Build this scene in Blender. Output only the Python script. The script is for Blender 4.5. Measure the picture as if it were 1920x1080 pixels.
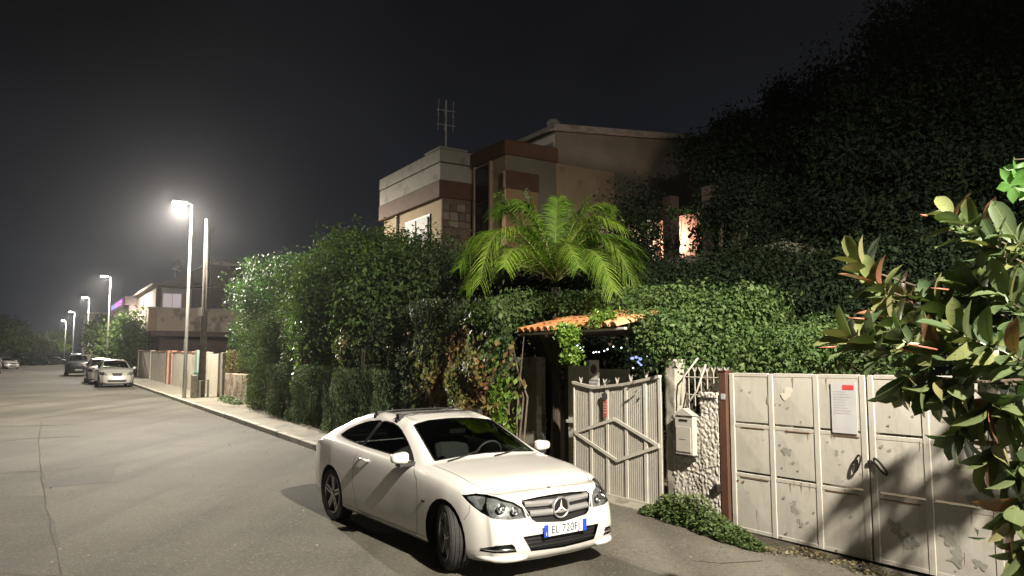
import bpy, bmesh, math, random
import numpy as np
from mathutils import Vector, Matrix
from mathutils.bvhtree import BVHTree

R = math.radians
rnd = random.Random(7)
rng = np.random.default_rng(11)
for _o in list(bpy.data.objects):
    bpy.data.objects.remove(_o)
scene = bpy.context.scene
COL = scene.collection

# ------------------------------------------------------------------ camera
CAM_H = 2.15
PITCH = math.atan(140 / 1440)
cam_data = bpy.data.cameras.new('camera')
cam = bpy.data.objects.new('camera', cam_data)
COL.objects.link(cam)
cam.location = (0, 0, CAM_H)
cam.rotation_euler = (R(90) + PITCH, 0, 0)
cam_data.sensor_width = 36
cam_data.lens = 36 * 1440 / 1920
cam_data.clip_start = 0.1
cam_data.clip_end = 2000
scene.camera = cam

# ------------------------------------------------------------------ night sky
world = bpy.data.worlds.new('World')
scene.world = world
world.use_nodes = True
nt = world.node_tree
bg = nt.nodes['Background']
tc = nt.nodes.new('ShaderNodeTexCoord')
sep = nt.nodes.new('ShaderNodeSeparateXYZ')
nt.links.new(tc.outputs['Generated'], sep.inputs[0])
ramp = nt.nodes.new('ShaderNodeValToRGB')
cr = ramp.color_ramp
cr.elements[0].position = 0.0
cr.elements[0].color = (0.0165, 0.0205, 0.0275, 1)
cr.elements[1].position = 0.62
cr.elements[1].color = (0.0030, 0.0032, 0.0034, 1)
e = cr.elements.new(0.20); e.color = (0.0100, 0.0108, 0.0138, 1)
e = cr.elements.new(0.38); e.color = (0.0054, 0.0056, 0.0064, 1)
nt.links.new(sep.outputs['Z'], ramp.inputs['Fac'])
cn = nt.nodes.new('ShaderNodeTexNoise')
cn.inputs['Scale'].default_value = 2.2
cn.inputs['Detail'].default_value = 3
nt.links.new(tc.outputs['Generated'], cn.inputs['Vector'])
cm = nt.nodes.new('ShaderNodeMapRange')
cm.inputs['From Min'].default_value = 0.3
cm.inputs['From Max'].default_value = 0.75
cm.inputs['To Min'].default_value = 0.75
cm.inputs['To Max'].default_value = 1.9
nt.links.new(cn.outputs['Fac'], cm.inputs['Value'])
nt.links.new(ramp.outputs['Color'], bg.inputs['Color'])
nt.links.new(cm.outputs['Result'], bg.inputs['Strength'])

# ------------------------------------------------------------------ render settings
scene.view_settings.view_transform = 'Standard'
scene.view_settings.look = 'None'
scene.view_settings.exposure = 0.0
scene.view_settings.gamma = 1.0
scene.render.engine = 'CYCLES'
scene.cycles.use_denoising = True
try:
    scene.cycles.denoiser = 'OPENIMAGEDENOISE'
except Exception:
    pass
scene.cycles.max_bounces = 5
scene.cycles.diffuse_bounces = 3
scene.cycles.glossy_bounces = 3
scene.cycles.transparent_max_bounces = 8
scene.cycles.volume_bounces = 0
scene.cycles.sample_clamp_indirect = 4.0
scene.cycles.caustics_reflective = False
scene.cycles.caustics_refractive = False

# ------------------------------------------------------------------ street frame
OX, OY = -4.17, 16.5           # a point on the kerb
AX, AY = -0.5305, 0.8477       # along the street, away from the camera
BX, BY = 0.8477, 0.5305        # across it, away from the road
ROTS = math.atan2(BY, BX)      # local x = across (n), local y = along (s)

def gz(x, y):
    return 0.018 * y if y < 65 else 1.17 + 0.008 * (min(y, 140) - 65)

def SN(s, n):
    return (OX + AX * s + BX * n, OY + AY * s + BY * n)

def S(s, n, h=0.0):
    x, y = SN(s, n)
    return Vector((x, y, gz(x, y) + h))

def SZ(s, n, z):
    x, y = SN(s, n)
    return Vector((x, y, z))

def to_sn(x, y):
    dx, dy = x - OX, y - OY
    return (dx * AX + dy * AY, dx * BX + dy * BY)

def at(px, py, Y):
    u = (px - 960) / 1440; v = (540 - py) / 1440
    dy = math.cos(PITCH) - v * math.sin(PITCH); dz = math.sin(PITCH) + v * math.cos(PITCH)
    t = Y / dy
    return Vector((u * t, Y, CAM_H + dz * t))

# ------------------------------------------------------------------ materials
MATS = {}
def mat(name, c1, c2=None, rough=0.7, metal=0.0, scale=6.0, bump=0.0, bscale=None, detail=5, spec=None,
        coat=0.0, contrast=(0.35, 0.65), c3=None, c3scale=1.2, c3range=(0.52, 0.62), dist=0.01):
    if name in MATS:
        return MATS[name]
    m = bpy.data.materials.new(name)
    m.use_nodes = True
    t = m.node_tree
    b = t.nodes['Principled BSDF']
    b.inputs['Roughness'].default_value = rough
    b.inputs['Metallic'].default_value = metal
    if spec is not None:
        b.inputs['Specular IOR Level'].default_value = spec
    if coat:
        b.inputs['Coat Weight'].default_value = coat
        b.inputs['Coat Roughness'].default_value = 0.05
    b.inputs['Base Color'].default_value = (*c1, 1)
    if c2 is not None or bump:
        geo = t.nodes.new('ShaderNodeNewGeometry')
        pos = geo.outputs['Position']
    if c2 is not None:
        n = t.nodes.new('ShaderNodeTexNoise'); n.inputs['Scale'].default_value = scale
        n.inputs['Detail'].default_value = detail; n.inputs['Roughness'].default_value = 0.65
        t.links.new(pos, n.inputs['Vector'])
        mr = t.nodes.new('ShaderNodeMapRange')
        mr.inputs['From Min'].default_value = contrast[0]; mr.inputs['From Max'].default_value = contrast[1]
        t.links.new(n.outputs['Fac'], mr.inputs['Value'])
        mx = t.nodes.new('ShaderNodeMix'); mx.data_type = 'RGBA'
        mx.inputs['A'].default_value = (*c1, 1); mx.inputs['B'].default_value = (*c2, 1)
        t.links.new(mr.outputs['Result'], mx.inputs['Factor'])
        out = mx.outputs['Result']
        if c3 is not None:
            n3 = t.nodes.new('ShaderNodeTexNoise'); n3.inputs['Scale'].default_value = c3scale
            n3.inputs['Detail'].default_value = 6; n3.inputs['Roughness'].default_value = 0.6
            t.links.new(pos, n3.inputs['Vector'])
            m3 = t.nodes.new('ShaderNodeMapRange')
            m3.inputs['From Min'].default_value = c3range[0]; m3.inputs['From Max'].default_value = c3range[1]
            t.links.new(n3.outputs['Fac'], m3.inputs['Value'])
            x3 = t.nodes.new('ShaderNodeMix'); x3.data_type = 'RGBA'
            t.links.new(out, x3.inputs['A']); x3.inputs['B'].default_value = (*c3, 1)
            t.links.new(m3.outputs['Result'], x3.inputs['Factor'])
            out = x3.outputs['Result']
        t.links.new(out, b.inputs['Base Color'])
    if bump:
        n2 = t.nodes.new('ShaderNodeTexNoise'); n2.inputs['Scale'].default_value = bscale or scale * 3
        n2.inputs['Detail'].default_value = 6; n2.inputs['Roughness'].default_value = 0.7
        t.links.new(pos, n2.inputs['Vector'])
        bp = t.nodes.new('ShaderNodeBump'); bp.inputs['Strength'].default_value = bump
        bp.inputs['Distance'].default_value = dist
        t.links.new(n2.outputs['Fac'], bp.inputs['Height'])
        t.links.new(bp.outputs['Normal'], b.inputs['Normal'])
    MATS[name] = m
    return m

def emit(name, col, strength):
    if name in MATS: return MATS[name]
    m = bpy.data.materials.new(name); m.use_nodes = True
    b = m.node_tree.nodes['Principled BSDF']
    b.inputs['Base Color'].default_value = (0.02, 0.02, 0.02, 1)
    b.inputs['Emission Color'].default_value = (*col, 1)
    b.inputs['Emission Strength'].default_value = strength
    MATS[name] = m
    return m

def glass(name, tint, amount=0.55, rough=0.02):
    if name in MATS: return MATS[name]
    m = bpy.data.materials.new(name); m.use_nodes = True
    t = m.node_tree; t.nodes.clear()
    o = t.nodes.new('ShaderNodeOutputMaterial')
    tr = t.nodes.new('ShaderNodeBsdfTransparent'); tr.inputs['Color'].default_value = (*tint, 1)
    gl = t.nodes.new('ShaderNodeBsdfGlossy'); gl.inputs['Roughness'].default_value = rough
    gl.inputs['Color'].default_value = (0.9, 0.9, 0.9, 1)
    fr = t.nodes.new('ShaderNodeFresnel'); fr.inputs['IOR'].default_value = 1.5
    mx = t.nodes.new('ShaderNodeMixShader')
    t.links.new(fr.outputs[0], mx.inputs[0]); t.links.new(tr.outputs[0], mx.inputs[1]); t.links.new(gl.outputs[0], mx.inputs[2])
    t.links.new(mx.outputs[0], o.inputs['Surface'])
    MATS[name] = m
    return m

def leafmat(name, cols, rough=0.45, trans=0.25, spec=0.5, back=None):
    """cols: list of (position, colour) picked by the 'tone' of each leaf"""
    if name in MATS: return MATS[name]
    m = bpy.data.materials.new(name); m.use_nodes = True
    t = m.node_tree
    b = t.nodes['Principled BSDF']; o = t.nodes['Material Output']
    at_ = t.nodes.new('ShaderNodeAttribute'); at_.attribute_name = 'tone'
    rp = t.nodes.new('ShaderNodeValToRGB')
    while len(rp.color_ramp.elements) < len(cols):
        rp.color_ramp.elements.new(0.5)
    for el, (p, c) in zip(rp.color_ramp.elements, sorted(cols, key=lambda q: q[0])):
        el.position = p; el.color = (*c, 1)
    t.links.new(at_.outputs['Fac'], rp.inputs['Fac'])
    colr = rp.outputs['Color']
    if back is not None:
        g = t.nodes.new('ShaderNodeNewGeometry')
        mb = t.nodes.new('ShaderNodeMix'); mb.data_type = 'RGBA'
        t.links.new(g.outputs['Backfacing'], mb.inputs['Factor'])
        t.links.new(colr, mb.inputs['A']); mb.inputs['B'].default_value = (*back, 1)
        colr = mb.outputs['Result']
    t.links.new(colr, b.inputs['Base Color'])
    b.inputs['Roughness'].default_value = rough
    b.inputs['Specular IOR Level'].default_value = spec
    tl = t.nodes.new('ShaderNodeBsdfTranslucent')
    mul = t.nodes.new('ShaderNodeMix'); mul.data_type = 'RGBA'; mul.blend_type = 'MULTIPLY'
    mul.inputs['Factor'].default_value = 1
    t.links.new(colr, mul.inputs['A']); mul.inputs['B'].default_value = (1.3, 1.6, 0.6, 1)
    t.links.new(mul.outputs['Result'], tl.inputs['Color'])
    mx = t.nodes.new('ShaderNodeMixShader'); mx.inputs[0].default_value = trans
    t.links.new(b.outputs[0], mx.inputs[1]); t.links.new(tl.outputs[0], mx.inputs[2])
    t.links.new(mx.outputs[0], o.inputs['Surface'])
    MATS[name] = m
    return m

# ------------------------------------------------------------------ object helpers
def tag(o, label=None, cat=None, group=None, kind=None):
    if label: o['label'] = label
    if cat: o['category'] = cat
    if group: o['group'] = group
    if kind: o['kind'] = kind
    return o

def empty(name, loc=(0, 0, 0), rotz=0.0, label=None, cat=None, group=None, parent=None):
    o = bpy.data.objects.new(name, None)
    COL.objects.link(o)
    o.location = loc
    o.rotation_euler = (0, 0, rotz)
    if parent: o.parent = parent
    o.empty_display_size = 0.2
    return tag(o, label, cat, group)

def mesh_obj(name, me, parent=None, material=None, smooth=False):
    o = bpy.data.objects.new(name, me)
    COL.objects.link(o)
    if parent: o.parent = parent
    if material is not None and len(me.materials) == 0: me.materials.append(material)
    if smooth:
        me.polygons.foreach_set('use_smooth', [True] * len(me.polygons))
    return o

def same(name, me, parent, M):
    """another object sharing a mesh, placed by matrix in the parent's frame"""
    o = bpy.data.objects.new(name, me)
    COL.objects.link(o)
    o.parent = parent
    o.matrix_local = M
    return o

class MB:
    def __init__(self): self.v = []; self.f = []
    def add(self, vs, fs):
        k = len(self.v); self.v += [tuple(p) for p in vs]; self.f += [tuple(i + k for i in q) for q in fs]
        return self
    def box(self, x0, x1, y0, y1, z0, z1):
        vs = [(x0, y0, z0), (x1, y0, z0), (x1, y1, z0), (x0, y1, z0), (x0, y0, z1), (x1, y0, z1), (x1, y1, z1), (x0, y1, z1)]
        return self.add(vs, [(0, 3, 2, 1), (4, 5, 6, 7), (0, 1, 5, 4), (1, 2, 6, 5), (2, 3, 7, 6), (3, 0, 4, 7)])
    def bbox(self, x0, x1, y0, y1, z0, z1, b=0.01):
        """bevelled box"""
        b = min(b, (x1 - x0) / 2.2, (y1 - y0) / 2.2, (z1 - z0) / 2.2)
        bm = bmesh.new()
        bmesh.ops.create_cube(bm, size=1)
        for v in bm.verts:
            v.co = Vector(((x0 + x1) / 2 + v.co.x * (x1 - x0), (y0 + y1) / 2 + v.co.y * (y1 - y0), (z0 + z1) / 2 + v.co.z * (z1 - z0)))
        bmesh.ops.bevel(bm, geom=bm.edges[:], offset=b, segments=1, affect='EDGES')
        bm.verts.index_update()
        self.add([v.co for v in bm.verts], [[v.index for v in f.verts] for f in bm.faces])
        bm.free(); return self
    def prism(self, poly, y0, y1, axis='y'):
        """poly in two coordinates, extruded along the third"""
        n = len(poly)
        def P(a, b, c):
            return {'y': (a, c, b), 'x': (c, a, b), 'z': (a, b, c)}[axis]
        vs = [P(a, b, y0) for a, b in poly] + [P(a, b, y1) for a, b in poly]
        fs = [tuple(range(n))[::-1], tuple(range(n, 2 * n))] + [(i, (i + 1) % n, n + (i + 1) % n, n + i) for i in range(n)]
        return self.add(vs, fs)
    def tube(self, pts, rad, seg=8, cap=True):
        pts = [Vector(p) for p in pts]
        rad = rad if hasattr(rad, '__len__') else [rad] * len(pts)
        k = len(self.v); n = len(pts)
        up = None
        for i, p in enumerate(pts):
            d = (pts[min(i + 1, n - 1)] - pts[max(i - 1, 0)])
            if d.length < 1e-9: d = Vector((0, 0, 1))
            d.normalize()
            if up is None:
                up = Vector((0, 0, 1)) if abs(d.z) < 0.9 else Vector((1, 0, 0))
            a = d.cross(up).normalized(); bb = a.cross(d).normalized(); up = bb
            for j in range(seg):
                t = 2 * math.pi * j / seg
                q = p + (a * math.cos(t) + bb * math.sin(t)) * rad[i]
                self.v.append(tuple(q))
        for i in range(n - 1):
            for j in range(seg):
                a0 = k + i * seg + j; a1 = k + i * seg + (j + 1) % seg
                self.f.append((a0, a1, a1 + seg, a0 + seg))
        if cap:
            self.f.append(tuple(k + j for j in range(seg))[::-1])
            self.f.append(tuple(k + (n - 1) * seg + j for j in range(seg)))
        return self
    def lathe(self, prof, seg=24, axis='z', c=(0, 0, 0)):
        """prof: list of (radius, height)"""
        k = len(self.v)
        for r_, h in prof:
            for j in range(seg):
                t = 2 * math.pi * j / seg
                a, b = r_ * math.cos(t), r_ * math.sin(t)
                p = {'z': (a, b, h), 'y': (a, h, b), 'x': (h, a, b)}[axis]
                self.v.append((p[0] + c[0], p[1] + c[1], p[2] + c[2]))
        for i in range(len(prof) - 1):
            for j in range(seg):
                a0 = k + i * seg + j; a1 = k + i * seg + (j + 1) % seg
                self.f.append((a0, a1, a1 + seg, a0 + seg))
        return self
    def sphere(self, c, r_, sx=1, sy=1, sz=1, seg=12, rings=8):
        pr = [(max(1e-4, math.sin(math.pi * i / rings)), -math.cos(math.pi * i / rings)) for i in range(rings + 1)]
        k = len(self.v); self.lathe(pr, seg)
        for i in range(k, len(self.v)):
            x, y, z = self.v[i]
            self.v[i] = (c[0] + x * r_ * sx, c[1] + y * r_ * sy, c[2] + z * r_ * sz)
        return self
    def xf(self, fn):
        self.v = [tuple(fn(Vector(p))) for p in self.v]; return self
    def mesh(self, name):
        me = bpy.data.meshes.new(name)
        me.from_pydata(self.v, [], self.f)
        me.update()
        return me
    def build(self, name, material, parent=None, smooth=False, auto=False):
        me = self.mesh(name)
        if auto:
            bm = bmesh.new(); bm.from_mesh(me); bmesh.ops.recalc_face_normals(bm, faces=bm.faces[:]); bm.to_mesh(me); bm.free()
        o = mesh_obj(name, me, parent, material, smooth)
        return o

def sheet(name, material, spts, npts, h, noise=None):
    """a ground-hugging sheet over street coordinates; h may be a function of (s, n)"""
    vs = []; fs = []
    for s in spts:
        for n in npts:
            hh = h(s, n) if callable(h) else h
            vs.append(tuple(S(s, n, hh)))
    k = len(npts)
    for i in range(len(spts) - 1):
        for j in range(k - 1):
            fs.append((i * k + j, i * k + j + 1, (i + 1) * k + j + 1, (i + 1) * k + j))
    me = bpy.data.meshes.new(name); me.from_pydata(vs, [], fs); me.update()
    return mesh_obj(name, me, None, material)

def frange(a, b, st):
    n = max(1, int(round(abs(b - a) / st)))
    return [a + (b - a) * i / n for i in range(n + 1)]

# ------------------------------------------------------------------ leaves (numpy)
def unit(v):
    return v / np.maximum(np.linalg.norm(v, axis=1, keepdims=True), 1e-9)

def leaf_mesh(name, P, N, size, aspect=0.55, tone=None, material=None, fold=0.25, D=None):
    """each leaf one folded diamond of two triangles; P centres, N facing, D pointing"""
    n = len(P)
    if D is None:
        D = rng.normal(size=(n, 3)); D[:, 2] -= 0.5
    T = unit(D - (D * N).sum(1, keepdims=True) * N)
    W = np.cross(N, T)
    sz = size if hasattr(size, '__len__') else size * rng.uniform(0.5, 1.5, n)
    L = sz[:, None]
    V = np.empty((n, 4, 3), np.float32)
    V[:, 0] = P - T * L * 0.5
    V[:, 1] = P + W * L * aspect * 0.5 + N * L * fold * 0.3
    V[:, 2] = P + T * L * 0.5 - N * L * fold * 0.3
    V[:, 3] = P - W * L * aspect * 0.5 + N * L * fold * 0.3
    me = bpy.data.meshes.new(name)
    me.vertices.add(n * 4)
    me.vertices.foreach_set('co', V.reshape(-1))
    me.loops.add(n * 4)
    me.loops.foreach_set('vertex_index', np.arange(n * 4, dtype=np.int32))
    me.polygons.add(n)
    me.polygons.foreach_set('loop_start', np.arange(0, n * 4, 4, dtype=np.int32))
    me.polygons.foreach_set('loop_total', np.full(n, 4, dtype=np.int32))
    at_ = me.attributes.new('tone', 'FLOAT', 'FACE')
    at_.data.foreach_set('value', (tone if tone is not None else rng.uniform(0, 1, n)).astype(np.float32))
    me.update(calc_edges=True)
    if material: me.materials.append(material)
    return me

def clump_points(ells, n_clumps, per, cr, surf=0.6, keep=None):
    """ells: list of (centre, (rx, ry, rz)); clumps sit mostly near the surface of the lobes"""
    wts = np.array([e[1][0] * e[1][1] + e[1][1] * e[1][2] + e[1][0] * e[1][2] for e in ells]); wts = wts / wts.sum()
    which = rng.choice(len(ells), n_clumps, p=wts)
    C = np.array([list(e[0]) for e in ells])[which]
    Rr = np.array([list(e[1]) for e in ells])[which]
    d = unit(rng.normal(size=(n_clumps, 3)))
    rad = surf + (1.06 - surf) * rng.uniform(0, 1, (n_clumps, 1)) ** 0.6
    rad *= 1 + 0.12 * rng.normal(size=(n_clumps, 1))
    cc = C + d * Rr * rad
    if keep is not None:
        k = keep(cc); cc = cc[k]; d = d[k]
    m = len(cc)
    csz = cr * rng.uniform(0.5, 1.5, (m, 1, 1))
    P = cc[:, None, :] + np.clip(rng.normal(size=(m, per, 3)), -1.4, 1.4) * csz * np.array([1, 1, 0.75])
    N = d[:, None, :] * 0.7 + rng.normal(size=(m, per, 3)) * 0.55 + np.array([0, 0, 0.35])
    ct = rng.uniform(0, 1, (m, 1))
    tone = np.clip(ct * 0.6 + rng.uniform(0, 0.4, (m, per)), 0, 1)
    return P.reshape(-1, 3), unit(N.reshape(-1, 3)), tone.reshape(-1)

def limb(mb, a, b, r0, r1, bend=0.15, seg=6, k=5):
    a, b = Vector(a), Vector(b)
    L = (b - a).length
    off = Vector((rnd.uniform(-1, 1), rnd.uniform(-1, 1), rnd.uniform(-.3, .5))) * bend * L
    pts = []
    for i in range(k):
        t = i / (k - 1)
        pts.append(a.lerp(b, t) + off * math.sin(math.pi * t) * 0.5)
    mb.tube(pts, [r0 + (r1 - r0) * i / (k - 1) for i in range(k)], seg)

def tree(name, label, cat, base, ells, n_clumps, per, cr, lsize, lmat, bark, group=None, r0=0.14, surf=0.6, limbs=6, aspect=0.55, keep=None, trunk=True):
    base = Vector(base)
    root = empty(name, base, 0, label, cat, group)
    P, N, tone = clump_points([((Vector(c) - base), r_) for c, r_ in ells], n_clumps, per, cr, surf, keep)
    me = leaf_mesh('crown', P, N, lsize, aspect, tone, lmat)
    o = mesh_obj('crown', me, root)
    if trunk:
        mb = MB()
        top = Vector(ells[0][0]) - base
        fork = Vector((top.x * 0.4, top.y * 0.4, max(0.4, (top.z - ells[0][1][2] * 0.4) * 0.6)))
        limb(mb, (0, 0, -0.1), fork, r0, r0 * 0.7, 0.08, 8)
        for i in range(limbs):
            c, r_ = ells[i % len(ells)]
            c = Vector(c) - base
            tgt = c + Vector((rnd.uniform(-.6, .6) * r_[0], rnd.uniform(-.6, .6) * r_[1], rnd.uniform(-.2, .6) * r_[2]))
            limb(mb, fork, tgt, r0 * 0.55, r0 * 0.12, 0.2, 6)
        mb.build('trunk', bark, root)
    return root
# ------------------------------------------------------------------ cars
def curve(tbl, sig=0.03):
    tbl = sorted(tbl)
    X = np.arange(-3.2, 3.2, 0.01)
    Y = np.interp(X, [a for a, b in tbl], [b for a, b in tbl])
    k = np.exp(-0.5 * (np.arange(-30, 31) * 0.01 / sig) ** 2); k /= k.sum()
    Yp = np.pad(Y, 30, mode='edge')
    Y = np.convolve(Yp, k, mode='valid')
    return lambda x: float(np.interp(x, X, Y))

def catmull(keys, cnt):
    K = [np.array(k, float) for k in keys]
    K = [2 * K[0] - K[1]] + K + [2 * K[-1] - K[-2]]
    out = []
    for i in range(1, len(K) - 2):
        p0, p1, p2, p3 = K[i - 1:i + 3]
        m = cnt[i - 1]
        for j in range(m):
            t = j / m
            out.append(0.5 * ((2 * p1) + (-p0 + p2) * t + (2 * p0 - 5 * p1 + 4 * p2 - p3) * t * t + (-p0 + 3 * p1 - 3 * p2 + p3) * t ** 3))
    out.append(K[-2])
    return out

def body_bmesh(sp, dx):
    c = {k: curve(v[0], v[1]) for k, v in sp['curves'].items()}
    xf, xt = sp['xf'], sp['xt']
    st = []
    nt_, nn = (9, 16) if dx < 0.05 else (5, 7)
    for j in range(nt_):
        t = (math.pi / 2) * j / nt_; st.append((xt - sp['bt'] * (math.cos(t)) ** 1.0 * 1.0, math.sin(t) ** 0.8, xt))
    n = int((xf - xt) / dx)
    for j in range(n + 1): st.append((xt + (xf - xt) * j / n, 1.0, xt + (xf - xt) * j / n))
    for j in range(nn - 1, -1, -1):
        t = (math.pi / 2) * j / nn; st.append((xf + sp['bn'] * math.cos(t), math.sin(t) ** 0.8, xf))
    nose = sorted(sp['nose']); tail = sorted(sp['tail'])
    f = 1 if dx < 0.05 else 0.5
    c1 = [max(1, int(q * f)) for q in (3, 4, 3, 5, 5, 4, 3)]
    c2 = [max(1, int(q * f)) for q in (8, 5, 4, 4)]
    rows = []
    for (X, ys, xs) in st:
        w, zb, zs, yr, zr, zc = c['w'](xs), c['zb'](xs), c['zs'](xs), c['yr'](xs), c['zr'](xs), c['zc'](xs)
        zr = max(zr, zs + 0.005); zc = max(zc, zr + 0.004)
        yr = min(yr, w * 0.9)
        lo = [(0, zb + .02), (w * .80, zb), (w * .945, zb + .03), (w * .985, zb + .12), (w * 1.0, .5 * (zb + zs) + .03), (w * .992, zs - .13), (w * .962, zs - .035), (w * .92, zs)]
        up = [(w * .92, zs), (yr, zr), (yr * .72, zr + .62 * (zc - zr)), (yr * .38, zr + .92 * (zc - zr)), (0, zc)]
        pts = catmull(lo, c1)[:-1] + catmull(up, c2)
        fr = max(0, min(1, (xs - (xf - .55)) / .55)); fr = fr * fr
        tr_ = max(0, min(1, ((xt + .4) - xs) / .4)); tr_ = tr_ * tr_
        row = []
        for (y, z) in pts:
            xx = X + fr * np.interp(z, [a for a, b in nose], [b for a, b in nose]) + tr_ * np.interp(z, [a for a, b in tail], [b for a, b in tail])
            row.append((xx, y * ys, z))
        rows.append(row)
    m = len(rows[0])
    bm = bmesh.new()
    R_, L_ = [], []
    for row in rows:
        a = [bm.verts.new((x, y, z)) for x, y, z in row]
        b = [a[0]] + [bm.verts.new((x, -y, z)) for x, y, z in row[1:-1]] + [a[-1]]
        R_.append(a); L_.append(b)
    for i in range(len(rows) - 1):
        for j in range(m - 1):
            for G_, fl in ((R_, 0), (L_, 1)):
                q = [G_[i][j], G_[i + 1][j], G_[i + 1][j + 1], G_[i][j + 1]]
                if fl: q = q[::-1]
                q2 = []
                for v in q:
                    if v not in q2: q2.append(v)
                try: bm.faces.new(q2)
                except ValueError: pass
    bmesh.ops.remove_doubles(bm, verts=bm.verts[:], dist=0.0008)
    bmesh.ops.recalc_face_normals(bm, faces=bm.faces[:])
    return bm

def poly_in(p, poly):
    x, y = p; c = False; n = len(poly)
    for i in range(n):
        x1, y1 = poly[i]; x2, y2 = poly[(i + 1) % n]
        if (y1 > y) != (y2 > y) and x < (x2 - x1) * (y - y1) / (y2 - y1) + x1: c = not c
    return c

def cut(bm, pts3, d, sel, tagn, margin=0.06, sign=1):
    """cuts the outline pts3 (projected along d) into the surface and tags the faces inside"""
    d = Vector(d).normalized()
    e1 = Vector((0, 0, 1)).cross(d).normalized(); e2 = d.cross(e1)
    P2 = [(Vector(p).dot(e1), Vector(p).dot(e2)) for p in pts3]
    n = len(P2)
    for i in range(n):
        a, b = Vector(P2[i]), Vector(P2[(i + 1) % n])
        if (b - a).length < 1e-5: continue
        tdir = (b - a).normalized(); L = (b - a).length
        fs = []
        for f in bm.faces:
            ce = f.calc_center_median()
            if not sel(ce, f.normal): continue
            q = Vector((ce.dot(e1), ce.dot(e2))) - a
            u = q.dot(tdir); v = abs(q.x * tdir.y - q.y * tdir.x)
            if -margin < u < L + margin and v < margin: fs.append(f)
        if not fs: continue
        geom = list({e for f in fs for e in f.edges}) + list({v for f in fs for v in f.verts}) + fs
        co = e1 * a.x + e2 * a.y
        no = (e1 * tdir.y - e2 * tdir.x)
        bmesh.ops.bisect_plane(bm, geom=geom, dist=1e-5, plane_co=co, plane_no=no)
    lay = bm.faces.layers.int.get('part') or bm.faces.layers.int.new('part')
    bm.faces.ensure_lookup_table()
    for f in bm.faces:
        ce = f.calc_center_median()
        if sel(ce, f.normal) and poly_in((ce.dot(e1), ce.dot(e2)), P2): f[lay] = tagn

def extract(bm, tagn, name, material, parent, inset=0.0, smooth=True):
    lay = bm.faces.layers.int['part']
    mp = {}; vs = []; fs = []
    for f in bm.faces:
        if f[lay] != tagn: continue
        q = []
        for v in f.verts:
            if v.index not in mp:
                mp[v.index] = len(vs); vs.append(tuple(v.co - v.normal * inset))
            q.append(mp[v.index])
        fs.append(q)
    if not fs: return None
    me = bpy.data.meshes.new(name); me.from_pydata(vs, [], fs); me.update()
    return mesh_obj(name, me, parent, material, smooth)

def ribbon(bvh, pts, d, width, name, material, parent, off=0.0012, step=0.03):
    """a thin strip laid on the body along pts, looked up along direction d"""
    d = Vector(d).normalized()
    P = []
    pts = [Vector(p) for p in pts]
    for i in range(len(pts) - 1):
        L = (pts[i + 1] - pts[i]).length; k = max(1, int(L / step))
        for j in range(k): P.append(pts[i].lerp(pts[i + 1], j / k))
    P.append(pts[-1])
    S_ = []
    for p in P:
        h = bvh.ray_cast(p + d * 1.5, -d, 3.0)
        if h[0] is not None: S_.append((h[0], h[1]))
    if len(S_) < 2: return None
    vs = []; fs = []
    for i, (p, n) in enumerate(S_):
        if n.dot(d) < 0: n = -n
        t = (S_[min(i + 1, len(S_) - 1)][0] - S_[max(i - 1, 0)][0]).normalized()
        c_ = t.cross(n).normalized()
        vs += [tuple(p + n * off + c_ * width / 2), tuple(p + n * off - c_ * width / 2)]
    for i in range(len(S_) - 1): fs.append((2 * i, 2 * i + 1, 2 * i + 3, 2 * i + 2))
    me = bpy.data.meshes.new(name); me.from_pydata(vs, [], fs); me.update()
    return mesh_obj(name, me, parent, material, True)

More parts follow.
